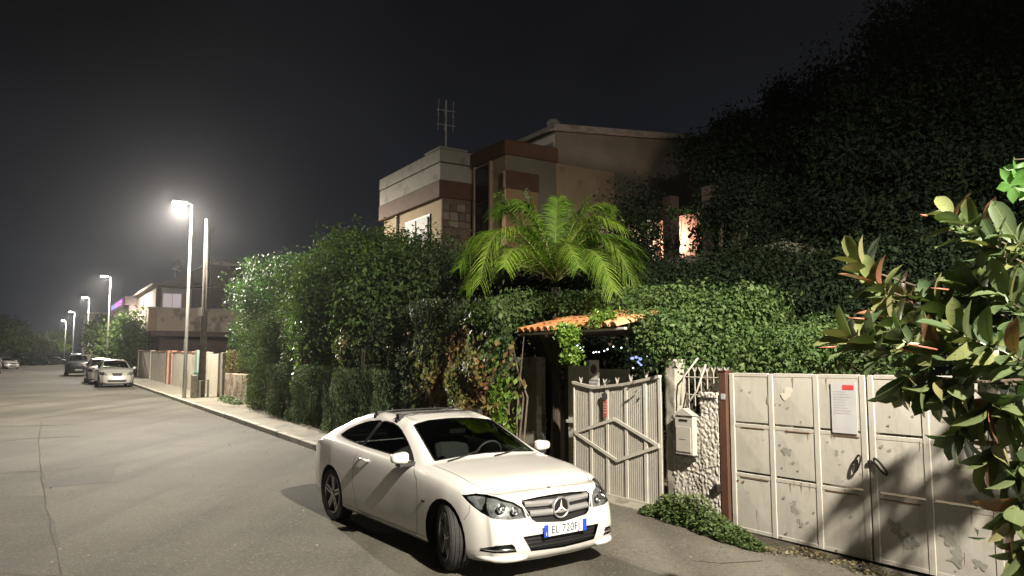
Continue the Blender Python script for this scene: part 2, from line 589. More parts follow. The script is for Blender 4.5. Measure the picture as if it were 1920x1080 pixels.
def wheel(parent, pos, side, steer, r_, width, rimm, dark, tyre, spokes=5, full=True):
    w = empty('wheel', pos, steer, parent=parent)
    hw = width / 2
    prof = [(r_ * .70, -hw * .80), (r_ * .80, -hw * .98), (r_ * .93, -hw * .98), (r_ * .985, -hw * .80), (r_, -hw * .62), (r_ - .008, -hw * .60), (r_ - .008, -hw * .54), (r_, -hw * .52), (r_ + .001, -hw * .24), (r_ - .008, -hw * .22), (r_ - .008, -hw * .14), (r_ + .001, -hw * .12), (r_ + .001, hw * .12), (r_ - .008, hw * .14), (r_ - .008, hw * .22), (r_ + .001, hw * .24), (r_, hw * .52), (r_ - .008, hw * .54), (r_ - .008, hw * .60), (r_, hw * .62), (r_ * .985, hw * .80), (r_ * .93, hw * .98), (r_ * .80, hw * .98), (r_ * .70, hw * .80)]
    t = MB().lathe(prof, 64 if full else 20, 'y').build('tyre', tyre, w, False, True)
    rr = r_ * .715
    o = side * hw
    rim = MB().lathe([(rr, -hw * .8), (rr, 0), (rr, hw * .8)], 32 if full else 16, 'y')
    rim.lathe([(rr + .004, o * .86), (rr - .012, o * .90), (rr - .016, o * .80), (rr - .016, o * .5)], 32 if full else 16, 'y')
    if full:
        for k in range(spokes):
            a0 = 2 * math.pi * k / spokes + .3
            ca, sa = math.cos(a0), math.sin(a0)
            for s_ in (-1, 1):
                inner, outer = .018, .038
                poly = [(0.03, s_ * .004), (rr - .01, s_ * .012), (rr - .01, s_ * outer), (0.05, s_ * .034)]
                vs = []
                for yy in (o * .80, o * .55):
                    for (a, b) in poly:
                        dz = -side * .012 if a < .1 else 0
                        vs.append((a * ca - b * sa, yy + dz * 0.5, a * sa + b * ca))
                rim.add(vs, [(0, 1, 2, 3), (7, 6, 5, 4), (0, 4, 5, 1), (1, 5, 6, 2), (2, 6, 7, 3), (3, 7, 4, 0)])
        rim.lathe([(0.001, o * .86), (.035, o * .84), (.045, o * .70), (.06, o * .5)], 16, 'y')
    else:
        rim.lathe([(0.001, o * .8), (rr * .5, o * .75), (rr, o * .6)], 16, 'y')
    rim.build('rim', rimm, w, False, True)
    if full:
        MB().lathe([(0.001, o * .30), (rr * .99, o * .30)], 24, 'y').build('brake_disc', dark, w)
    return w

def make_car(sp, root, paint, dx=0.03, full=True, steer=0.0, head_lit=None):
    g_dark = mat('black_plastic', (.012, .012, .012), rough=.45)
    chrome = mat('chrome', (.75, .75, .75), rough=.12, metal=1)
    tyre = mat('tyre_rubber', (.014, .014, .014), (.03, .029, .027), rough=.8, scale=30)
    wellm = mat('wheel_well_black', (.006, .006, .006), rough=.95)
    rimm = sp.get('rimmat') or mat('rim_silver', (.32, .32, .33), rough=.25, metal=.9)
    gl = glass('car_glass', sp.get('tint', (.38, .42, .40)))
    bm = body_bmesh(sp, dx)
    bvh0 = BVHTree.FromBMesh(bm)
    W = sp['wb'] / 2
    rw = sp['rw']
    # openings
    for wx in (W, -W):
        n_ = 26 if full else 14
        ra = rw + sp.get('archgap', .04)
        pts = [(wx + ra * math.cos(2 * math.pi * k / n_), 0, rw + .005 + ra * math.sin(2 * math.pi * k / n_)) for k in range(n_)]
        cut(bm, pts, (0, 1, 0), lambda c_, n: abs(c_.y) > .45 and c_.z < rw * 2 + .15 and abs(c_.x - wx) < ra + .1, 1, .05)
    for pl in sp['side_windows']:
        pts = [(x, 0, z) for x, z in pl]
        cut(bm, pts, (0, 1, 0), lambda c_, n: abs(c_.y) > .30 and abs(n.y) > .25 and c_.z > .85, 2, .05)
    cut(bm, [(0, y, z) for y, z in sp['windshield']], (1, 0, 0), lambda c_, n: c_.x > sp['ws_x'] and c_.z > .85 and n.z > .1, 3, .05)
    cut(bm, [(0, y, z) for y, z in sp['rear_window']], (1, 0, 0), lambda c_, n: c_.x < sp['rw_x'] and c_.z > .85 and n.x < .1, 4, .05)
    for sgn in (1, -1):
        pts = [(x, y * sgn, z) for x, y, z in sp['headlight']]
        cut(bm, pts, (.77, .64 * sgn, 0), lambda c_, n: c_.x > 1.3 and c_.y * sgn > .2 and .4 < c_.z < .95 and n.dot(Vector((.77, .64 * sgn, 0))) > .05, 5 if sgn > 0 else 6, .04)
    for k, (pl, key) in enumerate(sp['front_openings']):
        cut(bm, [(0, y, z) for y, z in pl], (1, 0, 0), lambda c_, n: c_.x > 1.5 and n.x > .15 and c_.z < .95, 10 + k, .04)
    for f in bm.faces: f.smooth = True
    bm.normal_update(); bm.verts.index_update()
    lay = bm.faces.layers.int['part']
    extract(bm, 0, 'body', paint, root)
    o = extract(bm, 3, 'windscreen', gl, root, .006)
    extract(bm, 4, 'rear_window', gl, root, .006)
    lay = bm.faces.layers.int['part']
    def grp(c_):
        k = 0
        for i, pl in enumerate(sp['side_windows']):
            if poly_in((c_.x, c_.z), pl): k = i
        return 20 + k * 2 + (1 if c_.y > 0 else 0)
    tg_ = set()
    for f in bm.faces:
        if f[lay] == 2: f[lay] = grp(f.calc_center_median()); tg_.add(f[lay])
    for q in sorted(tg_): extract(bm, q, 'side_window', glass('side_glass', (.16, .18, .17)), root, .008)
    lamp_house = mat('lamp_housing', (.42, .43, .43), (.14, .14, .14), rough=.22, metal=.5, scale=16)
    for tg in (5, 6):
        h = extract(bm, tg, 'headlight', lamp_house, root, .03)
        if h is not None:
            extract(bm, tg, 'lens', glass('lamp_glass', (.85, .88, .88)), h, .002)
            if full:
                sgn = 1 if tg == 5 else -1
                for (px_, py_, pz_, pr) in ((2.01, .635, .672, .047), (2.065, .52, .645, .036)):
                    mb = MB().lathe([(pr, 0), (pr * .96, .012), (pr * .8, .0), (pr * .45, -.02), (.001, -.026)], 20, 'x', (px_, py_ * sgn, pz_))
                    mb.build('projector', chrome, h, True)
    # rims of the openings: inner dark shells
    for k, (pl, key) in enumerate(sp['front_openings']):
        o = extract(bm, 10 + k, key, g_dark, root, .035 if full else .01)
    # wheel wells
    for wx in (W, -W):
        for sgn in (1, -1):
            ra = rw + .035
            mb = MB()
            seg = 20; y0, y1 = sgn * .48, sgn * (sp['wy'] + sp['tyre'] / 2 - .02)
            arc = [(wx + ra * math.cos(math.pi * (j / seg * 1.3 - .15)), rw + ra * math.sin(math.pi * (j / seg * 1.3 - .15))) for j in range(seg + 1)]
            for (x, z) in arc: mb.v += [(x, y0, z), (x, y1, z)]
            for j in range(seg): mb.f.append((2 * j, 2 * j + 1, 2 * j + 3, 2 * j + 2))
            c0 = len(mb.v); mb.v.append((wx, y0, rw))
            for j in range(seg): mb.f.append((2 * j, 2 * j + 2, c0))
            mb.build('wheel_well', wellm, root)
    # wheels
    for wx in (W, -W):
        for sgn in (1, -1):
            wheel(root, (wx, sgn * sp['wy'], rw), sgn, steer if wx > 0 else 0, rw, sp['tyre'], rimm, g_dark, tyre, full=full)
    # floor pan and cabin
    mb = MB().bbox(-W + .35, W - .42, -.62, .62, .20, .27, .02)
    mb.build('floor_pan', wellm, root)
    inter = mat('cabin_fabric', (.05, .05, .052), rough=.7)
    # mirrors
    my, mx_, mz = sp['mirror']
    for sgn in (1, -1):
        mb = MB()
        mb.sphere((0, 0, 0), 1, 1, 1, 1, 24, 16)
        def sup(p):
            q = Vector([math.copysign(abs(c_) ** .62, c_) for c_ in p])
            return Vector((q.x * .075 * (1.0 if q.x > 0 else .45), q.y * .100, q.z * .060 * (1 - .18 * q.y)))
        mb.xf(sup)
        if sgn < 0: mb.xf(lambda p: Vector((p.x, -p.y, p.z))); mb.f = [q[::-1] for q in mb.f]
        m_ = mb.build('wing_mirror', paint, root, True)
        m_.location = (mx_, sgn * my, mz)
        st = MB().prism([(-.05, -.02), (.06, -.02), (.05, .018), (-.04, .018)], -.17, .02).xf(lambda p: Vector((p.x, p.y * sgn, p.z - .065)))
        st.build('stalk', g_dark, m_, False, True)
    return bm, bvh0

def plate_text(txt, size, parent, M, material, name='lettering'):
    cu = bpy.data.curves.new(name, 'FONT'); cu.body = txt; cu.size = size
    cu.align_x = 'CENTER'; cu.align_y = 'CENTER'; cu.extrude = 0.0008; cu.space_character = 1.05
    cu.materials.append(material)
    tmp = bpy.data.objects.new('tmp_text', cu); COL.objects.link(tmp)
    bpy.context.view_layer.update()
    me = bpy.data.meshes.new_from_object(tmp.evaluated_get(bpy.context.evaluated_depsgraph_get()))
    bpy.data.objects.remove(tmp); me.name = name
    o = bpy.data.objects.new(name, me); COL.objects.link(o); o.parent = parent; o.matrix_local = M
    return o

COUPE = dict(
    wb=2.76, rw=.325, wy=.762, tyre=.215, archgap=.035,
    xf=1.99, xt=-2.26, bn=.17, bt=.14, tint=(.42, .47, .43),
    nose=[(.15, -.10), (.22, -.01), (.30, .01), (.42, .0), (.50, -.015), (.60, -.045), (.68, -.075), (.74, -.12), (.80, -.22)],
    tail=[(.2, .12), (.35, .02), (.5, .0), (.7, .02), (.85, .03), (.95, .06), (1.1, .2)],
    curves=dict(
        w=([(1.99, .74), (1.93, .795), (1.84, .835), (1.7, .865), (1.38, .885), (1.0, .878), (.3, .872), (-.6, .880), (-1.38, .892), (-1.8, .86), (-2.1, .80), (-2.26, .72)], .04),
        zb=([(2.2, .17), (1.8, .17), (1.4, .17), (1.0, .17), (-1.0, .18), (-1.8, .20), (-2.3, .26)], .06),
        zs=([(2.1, .715), (1.95, .765), (1.8, .80), (1.38, .855), (1.0, .895), (.8, .915), (.4, .93), (0, .942), (-.8, .975), (-1.3, 1.0), (-1.7, 1.0), (-2.1, .96), (-2.3, .88)], .06),
        yr=([(2.1, .64), (1.8, .68), (1.4, .72), (.95, .74), (.85, .72), (.45, .645), (.05, .575), (-.3, .575), (-.8, .57), (-1.2, .565), (-1.6, .60), (-1.85, .65), (-2.3, .60)], .04),
        zr=([(2.1, .73), (1.95, .79), (1.8, .83), (1.4, .895), (1.0, .935), (.86, .95), (.45, 1.13), (.08, 1.285), (-.2, 1.325), (-.6, 1.345), (-.95, 1.322), (-1.35, 1.245), (-1.7, 1.125), (-1.95, 1.025), (-2.1, .985), (-2.3, .90)], .035),
        zc=([(2.1, .74), (1.99, .79), (1.85, .835), (1.6, .885), (1.3, .925), (1.0, .958), (.87, .968), (.45, 1.165), (.05, 1.335), (-.25, 1.388), (-.6, 1.378), (-1.0, 1.345), (-1.4, 1.27), (-1.8, 1.125), (-2.0, 1.04), (-2.15, 1.0), (-2.3, .91)], .03)),
    side_windows=[[(.60, .957), (-.605, .997), (-.535, 1.14), (-.462, 1.285), (-.35, 1.292), (-.22, 1.284), (-.08, 1.258), (.04, 1.222), (.16, 1.175), (.30, 1.113), (.45, 1.04)],
                  [(-.650, .999), (-1.15, 1.03), (-1.30, 1.045), (-1.36, 1.065), (-1.31, 1.11), (-1.22, 1.155), (-1.10, 1.198), (-.96, 1.235), (-.82, 1.264), (-.66, 1.284), (-.51, 1.290), (-.585, 1.14)]],
    windshield=[(-.655, .972), (-.35, .992), (0, 1.0), (.35, .992), (.655, .972), (.60, 1.12), (.535, 1.285), (.30, 1.318), (0, 1.328), (-.30, 1.318), (-.535, 1.285), (-.60, 1.12)],
    rear_window=[(-.58, 1.04), (0, 1.06), (.58, 1.04), (.52, 1.27), (0, 1.31), (-.52, 1.27)],
    ws_x=.0, rw_x=-.9,
    headlight=[(1.66, .85, .765), (1.80, .79, .785), (1.95, .66, .765), (2.06, .53, .715), (2.10, .455, .665), (2.14, .40, .585), (2.12, .47, .572), (2.08, .60, .572), (2.0, .73, .59), (1.92, .80, .63), (1.80, .85, .70)],
    front_openings=[([(-.405, .725), (-.2, .738), (0, .742), (.2, .738), (.405, .725), (.425, .70), (.355, .555), (.31, .525), (0, .495), (-.31, .525), (-.355, .555), (-.425, .70)], 'grille'),
                    ([(-.47, .415), (0, .425), (.47, .415), (.39, .275), (0, .26), (-.39, .275)], 'lower_intake'),
                    ([(.535, .285), (.80, .285), (.79, .315), (.72, .355), (.58, .36), (.555, .335)], 'fog_lamp_recess'),
                    ([(-.535, .285), (-.80, .285), (-.79, .315), (-.72, .355), (-.58, .36), (-.555, .335)], 'fog_lamp_recess')],
    mirror=(.955, .60, 1.0),
)
def coupe():
    x, y = -.77, 9.3
    z = gz(x, y)
    root = empty('parked_coupe', (x, y, z), R(-54), 'white two-door coupe with black roof bars parked by the slatted gate', 'car')
    root.rotation_mode = 'QUATERNION'
    sl = Matrix.Identity(3)
    nrm = Vector((0, -.018, 1)).normalized()
    q1 = Vector((0, 0, 1)).rotation_difference(nrm)
    root.rotation_quaternion = q1 @ Matrix.Rotation(R(-54), 3, 'Z').to_quaternion()
    paint = mat('white_car_paint', (.60, .59, .565), rough=.22, coat=1.0)
    sp = dict(COUPE); sp['rimmat'] = mat('grey_alloy', (.50, .50, .52), rough=.25, metal=.6)
    bm, bvh = make_car(sp, root, paint, .028, True, steer=R(-18))
    dark = mat('black_plastic', (0, 0, 0)); chrome = MATS['chrome']
    silver = mat('satin_silver', (.62, .62, .62), rough=.28, metal=.7)
    gap = mat('panel_gap_shadow', (.02, .019, .017), rough=.9)
    rub = mat('window_rubber', (.01, .01, .01), rough=.4)
    body = [c_ for c_ in root.children if c_.name.startswith('body')][0]
    # shut lines
    for s_ in (1, -1):
        D = (0, s_, 0)
        ribbon(bvh, [(.66, 0, .93), (.82, 0, .80), (.86, 0, .62), (.84, 0, .30), (.80, 0, .235)], D, .006, 'door_shut_line', gap, body)
        ribbon(bvh, [(-.62, 0, .97), (-.70, 0, .80), (-.72, 0, .55), (-.66, 0, .40), (-.60, 0, .245)], D, .006, 'door_shut_line', gap, body)
        ribbon(bvh, [(.80, 0, .235), (-.60, 0, .245)], D, .006, 'door_shut_line', gap, body)
        ribbon(bvh, [(1.03, 0, .25), (-1.03, 0, .262)], D, .005, 'sill_line', gap, body)
        ribbon(bvh, [(1.735, s_ * .9, .545), (1.80, s_ * .9, .62), (1.80, s_ * .9, .69)], (.3, s_, 0), .005, 'bumper_shut_line', gap, body)
        # bonnet line from windscreen pillar to headlamp
        ribbon(bvh, [(.92, s_ * .745, 1), (1.3, s_ * .745, 1), (1.6, s_ * .725, .9), (1.80, s_ * .685, .9), (1.93, s_ * .60, .9)], (0, s_ * .35, 1), .006, 'bonnet_shut_line', gap, body)
        # black seals around the side windows
        for pl in sp['side_windows']:
            ribbon(bvh, [(a, 0, b) for a, b in pl] + [(pl[0][0], 0, pl[0][1])], (0, s_, 0), .012, 'window_seal', rub, root, .002)
    for s_ in (1, -1):
        ribbon(bvh, [(-.632, 0, 1.0), (-.56, 0, 1.14), (-.49, 0, 1.285)], (0, s_, 0), .075, 'door_pillar_trim', rub, root, .0025)
    ribbon(bvh, [(2.2, yy, .7555 - .02 * abs(yy / .44) ** 2 + .004) for yy in (-.44, -.2, 0, .2, .44)], (1, 0, .25), .006, 'bonnet_shut_line', gap, body)
    ribbon(bvh, [(2.2, -.44, .735), (2.2, -.40, .56), (2.2, -.34, .50), (2.2, 0, .475), (2.2, .34, .50), (2.2, .40, .56), (2.2, .44, .735)], (1, 0, 0), .012, 'grille_surround', mat('white_car_paint', (0, 0, 0)), root, .006)
    ribbon(bvh, [(0, y_, z_) for y_, z_ in sp['windshield']] + [(0, sp['windshield'][0][0], sp['windshield'][0][1])], (1, 0, .0), .018, 'windscreen_seal', rub, root, .002)
    # grille bars and badge
    gx = 2.135
    def nosex(yy, zz, off=0.0):
        h = bvh.ray_cast(Vector((3, yy, zz)), Vector((-1, 0, 0)), 3)
        return (h[0].x if h[0] is not None else gx) + off
    grille = [c_ for c_ in root.children if c_.name.startswith('grille') and 'surround' not in c_.name][0]
    for zc_, hw, zdrop in ((.672, .395, .0), (.588, .36, .0)):
        vs = []; fs = []
        ys = [(-1 + 2 * i / 20) * hw for i in range(21)]
        for yy in ys:
            zz = zc_ + .012 * (abs(yy) / hw)
            x0 = nosex(yy, zz, -.004)
            for (dx_, dz_) in ((-.03, .030), (-.002, .026), (.004, .0), (-.002, -.026), (-.03, -.030)):
                vs.append((x0 + dx_, yy, zz + dz_))
        for i in range(20):
            for j in range(4): fs.append((i * 5 + j, (i + 1) * 5 + j, (i + 1) * 5 + j + 1, i * 5 + j + 1))
        me = bpy.data.meshes.new('slat'); me.from_pydata(vs, [], fs); me.update()
        mesh_obj('slat', me, grille, silver, True)
    bx = nosex(0, .625, .012)
    badge = MB().lathe([(.102, -.02), (.102, .004), (.094, .012), (.086, .004), (.084, -.01)], 36, 'x', (bx, 0, .625)).build('badge', silver, root, True)
    MB().lathe([(.085, -.002), (.001, -.002)], 30, 'x', (bx, 0, .625)).build('badge_disc', dark, badge)
    mb = MB()
    for k in range(3):
        a = R(90 + 120 * k); ca, sa = math.cos(a), math.sin(a)
        pts = [(-sa * .014, ca * .014), (ca * .088, sa * .088), (sa * .014, -ca * .014)]
        b0 = len(mb.v)
        mb.v += [(bx + .002, .0 + p[0], .625 + p[1]) for p in pts] + [(bx + .012, 0, .625)]
        mb.f += [(b0, b0 + 1, b0 + 3), (b0 + 1, b0 + 2, b0 + 3), (b0 + 2, b0, b0 + 3)]
    mb.build('star', mat('badge_silver', (.75, .75, .75), rough=.35), badge, False, True)
    # small bonnet badge
    h = bvh.ray_cast(Vector((1.93, 0, 2)), Vector((0, 0, -1)), 3)[0]
    MB().sphere((1.93, 0, h.z), .028, 1, .9, .25, 12, 6).build('bonnet_badge', dark, root, True)
    # lower intake bars, fog strips
    for zz in (.375, .34, .305):
        vs = [];
        mb = MB(); ys = [-.42 + .84 * i / 12 for i in range(13)]
        mb.tube([(nosex(q, zz, -.03), q, zz) for q in ys], .006, 5); mb.build('intake_bar', dark, root)
    for s_ in (1, -1):
        mb = MB(); ys = [.545 + .25 * i / 8 for i in range(9)]
        mb.tube([(nosex(q * s_, .315, -.008), q * s_, .312) for q in ys], [.012] * 8 + [.006], 6)
        mb.build('fog_lamp_strip', chrome, root, True)
        # lip under the bumper corner
        vs = []; mb = MB()
        pts = []
        for i in range(14):
            t = i / 13; yy = .43 + .42 * t
            q = bvh.ray_cast(Vector((2.0 - 1.0 * t + 1.2, s_ * (yy + .0 + .9 * t), .235)), Vector((-(1.2), -s_ * .9 * t - 1e-6, 0)).normalized(), 4)
            if q[0] is not None and q[0].x > 1.80: pts.append(q[0] + Vector((.0, 0, 0)))
        if len(pts) > 3:
            rad = [.014 + .018 * math.sin(math.pi * min(1, i / (len(pts) - 1) * 1.0 + .0)) for i in range(len(pts))]
            mb.tube([p + Vector((.004, 0, -.012)) for p in pts], rad, 8)
            mb.build('bumper_lip', paint, root, True)
        # door handle
        q = bvh.ray_cast(Vector((-.42, s_ * 2, .86)), Vector((0, -s_, 0)), 3)[0]
        MB().tube([(-.54, q.y + s_ * .004, .862), (-.50, q.y + s_ * .034, .866), (-.34, q.y + s_ * .034, .864), (-.30, q.y + s_ * .004, .86)], [.013, .016, .016, .013], 8).build('door_handle', paint, root, True)
        # small badge on the wing
        q = bvh.ray_cast(Vector((.98, s_ * 2, .60)), Vector((0, -s_, 0)), 3)[0]
        MB().box(.95, 1.01, min(q.y, q.y + s_ * .006), max(q.y, q.y + s_ * .006), .595, .615).build('wing_badge', dark, root)
    # bumper line
    # number plate
    px_ = nosex(0, .445, .03)
    pl = empty('number_plate', (px_, 0, .445), 0, parent=root)
    white = mat('plate_white', (.72, .74, .76), rough=.35); blue = mat('plate_blue', (.02, .07, .55), rough=.4)
    ink = mat('plate_ink', (.03, .03, .04), rough=.5)
    MB().bbox(-.008, .0, -.26, .26, -.056, .056, .004).build('plate_backing', white, pl)
    MB().box(.0, .002, -.262, -.212, -.056, .056).build('blue_band', blue, pl)
    MB().box(.0, .002, .212, .262, -.056, .056).build('blue_band', blue, pl)
    FR = Matrix(((0, 0, 1, .0025), (1, 0, 0, 0), (0, 1, 0, 0), (0, 0, 0, 1)))
    plate_text('EL 720FJ', .105, pl, FR @ Matrix.Scale(.92, 4, (1, 0, 0)), ink)
    plate_text('I', .05, pl, Matrix.Translation((0.001, -.237, -.03)) @ FR, white, 'country_letter')
    # roof bars
    for bx_ in (-.16, -.72):
        yb = .55
        zt = bvh.ray_cast(Vector((bx_, 0, 3)), Vector((0, 0, -1)), 3)[0].z + .024
        rb = MB().tube([(bx_, -.60, zt - .022), (bx_, -.3, zt - .004), (bx_, .3, zt - .004), (bx_, .60, zt - .022)], .009, 8).build('roof_bar', dark, root, True)
        for s_ in (1, -1):
            q = bvh.ray_cast(Vector((bx_, s_ * yb, 3)), Vector((0, 0, -1)), 3)[0]
            mb = MB().prism([(bx_ - .05, q.z - .03), (bx_ + .05, q.z - .03), (bx_ + .025, zt - .005), (bx_ - .025, zt - .005)], yb * s_ - .03, yb * s_ + .035)
            mb.build('bar_foot', dark, rb, False, True)
            MB().box(bx_ - .03, bx_ + .03, min(.575 * s_, .60 * s_), max(.575 * s_, .60 * s_), q.z - .05, q.z - .01).build('clamp', dark, rb)
    # cabin
    fab = MATS['cabin_fabric']
    trim = mat('cabin_trim', (.13, .13, .13), rough=.5)
    for s_ in (1, -1):
        seat = MB().bbox(-.42, .12, s_ * .36 - .25, s_ * .36 + .25, .30, .50, .05).build('front_seat', fab, root)
        MB().bbox(-.08, .06, -.24, .24, -.30, .32, .05).xf(lambda p: Vector((p.x - (p.z + .3) * .33 - .32, p.y + s_ * .36, p.z + .72))).build('seat_back', trim if s_ < 0 else fab, seat)
        MB().bbox(-.05, .05, -.13, .13, -.09, .09, .035).xf(lambda p: Vector((p.x - .56, p.y + s_ * .36, p.z + 1.16))).build('headrest', trim, seat)
    MB().bbox(-1.15, -.85, -.55, .55, .40, .95, .05).build('rear_seat', fab, root)
    mb = MB().prism([(.50, .60), (1.05, .60), (1.0, .93), (.70, .965), (.52, .90)], -.66, .66)
    mb.build('dashboard', fab, root, False, True)
    mb = MB()
    c0 = Vector((.33, .36, .90)); n = 24; tl = R(22)
    ring = [c0 + Vector((math.sin(tl) * math.sin(t) * .18, math.cos(t) * .18, math.cos(tl) * math.sin(t) * .18)) for t in [2 * math.pi * i / n for i in range(n + 1)]]
    mb.tube(ring, .014, 6); mb.tube([c0 - Vector((0, .17, 0)), c0 + Vector((.03, 0, 0)), c0 + Vector((0, .17, 0))], .02, 6); mb.tube([c0 + Vector((.03, 0, 0)), (.6, .36, .78)], .03, 6)
    mb.build('steering_wheel', trim, root, True)
    MB().bbox(-.02, .02, -.11, .11, -.03, .03, .012).xf(lambda p: Vector((p.x + .22, p.y, p.z + 1.19))).build('rear_view_mirror', dark, root)
    for (y0, y1) in ((-.55, -.05), (.05, .55)):
        P_ = []
        for i in range(6):
            yy = y0 + (y1 - y0) * i / 5
            q = bvh.ray_cast(Vector((.92 - .03 * i, yy, 2)), Vector((0, 0, -1)), 3)[0]; P_.append(q + Vector((0, 0, .018)))
        MB().tube(P_, .008, 5).build('wiper', dark, root)
    bm.free()
    return root

def simple_specs():
    hatch = dict(COUPE)
    hatch.update(wb=2.7, rw=.31, wy=.76, tyre=.2, xf=1.85, xt=-2.0, bn=.22, bt=.12,
        nose=[(.15, -.08), (.25, 0), (.5, 0), (.65, -.05), (.8, -.16), (.95, -.3)],
        tail=[(.2, .1), (.5, 0), (.9, .02), (1.2, .14), (1.5, .3)],
        curves=dict(
            w=([(1.85, .70), (1.75, .80), (1.6, .86), (1.2, .90), (-1.3, .90), (-1.8, .86), (-2.0, .80)], .05),
            zb=([(2, .20), (-2, .24)], .06),
            zs=([(2, .72), (1.8, .84), (1.4, .93), (1.0, .97), (-1.9, 1.02)], .06),
            yr=([(2, .6), (1.1, .74), (.2, .60), (-1.6, .60), (-2.0, .62)], .05),
            zr=([(2, .73), (1.7, .90), (1.1, 1.02), (.15, 1.44), (-.5, 1.50), (-1.5, 1.44), (-2.0, 1.25)], .05),
            zc=([(2, .75), (1.75, .92), (1.1, 1.06), (.10, 1.50), (-.5, 1.56), (-1.5, 1.50), (-2.0, 1.30)], .05)),
        side_windows=[[(.78, 1.03), (-.45, 1.05), (-.45, 1.42), (-.1, 1.42), (.15, 1.37)], [(-.52, 1.05), (-1.7, 1.10), (-1.55, 1.34), (-1.2, 1.41), (-.52, 1.42)]],
        windshield=[(-.66, 1.05), (0, 1.09), (.66, 1.05), (.54, 1.42), (0, 1.47), (-.54, 1.42)],
        rear_window=[(-.6, 1.08), (.6, 1.08), (.52, 1.36), (-.52, 1.36)], ws_x=.05, rw_x=-1.4,
        headlight=[(1.5, .86, .84), (1.72, .78, .86), (1.95, .50, .72), (1.95, .50, .64), (1.8, .76, .66), (1.6, .86, .72)],
        front_openings=[([(-.24, .78), (.24, .78), (.27, .70), (.20, .58), (-.20, .58), (-.27, .70)], 'grille'), ([(-.5, .40), (.5, .40), (.42, .28), (-.42, .28)], 'lower_intake')],
        mirror=(.98, .70, 1.06), tint=(.12, .13, .13))
    suv = dict(hatch)
    suv.update(curves=dict(hatch['curves']))
    suv['curves'].update(
        zs=([(2, .85), (1.8, .98), (1.4, 1.06), (1.0, 1.09), (-1.9, 1.12)], .06),
        zr=([(2, .87), (1.7, 1.02), (1.1, 1.13), (.25, 1.62), (-.5, 1.68), (-1.7, 1.64), (-2.0, 1.45)], .05),
        zc=([(2, .90), (1.75, 1.04), (1.1, 1.16), (.20, 1.70), (-.5, 1.76), (-1.7, 1.72), (-2.0, 1.50)], .05))
    suv.update(rw=.35,
        side_windows=[[(.80, 1.14), (-.45, 1.16), (-.45, 1.58), (-.1, 1.58), (.22, 1.53)], [(-.52, 1.16), (-1.75, 1.20), (-1.65, 1.52), (-.52, 1.58)]],
        windshield=[(-.66, 1.16), (0, 1.19), (.66, 1.16), (.54, 1.58), (0, 1.65), (-.54, 1.58)],
        rear_window=[(-.6, 1.18), (.6, 1.18), (.52, 1.55), (-.52, 1.55)],
        headlight=[(1.5, .86, .96), (1.72, .78, .98), (1.95, .50, .90), (1.95, .50, .80), (1.8, .76, .80), (1.6, .86, .84)],
        front_openings=[([(-.42, .92), (.42, .92), (.42, .68), (-.42, .68)], 'grille'), ([(-.5, .45), (.5, .45), (.42, .30), (-.42, .30)], 'lower_intake')],
        mirror=(.98, .72, 1.2))
    sal = dict(COUPE)
    sal.update(tint=(.12, .13, .13))
    return hatch, suv, sal

def far_car(spec, name, x, y, rot, paint, label, group=None, plate=True):
    z = gz(x, y)
    root = empty(name, (x, y, z), rot, label, 'car', group)
    bm, bvh = make_car(spec, root, paint, .08, False)
    if plate:
        h = bvh.ray_cast(Vector((3, 0, .47)), Vector((-1, 0, 0)), 3)[0]
        MB().box(h.x, h.x + .02, -.25, .25, .42, .53).build('number_plate', mat('plate_white', (0, 0, 0)), root)
    bm.free()
    return root
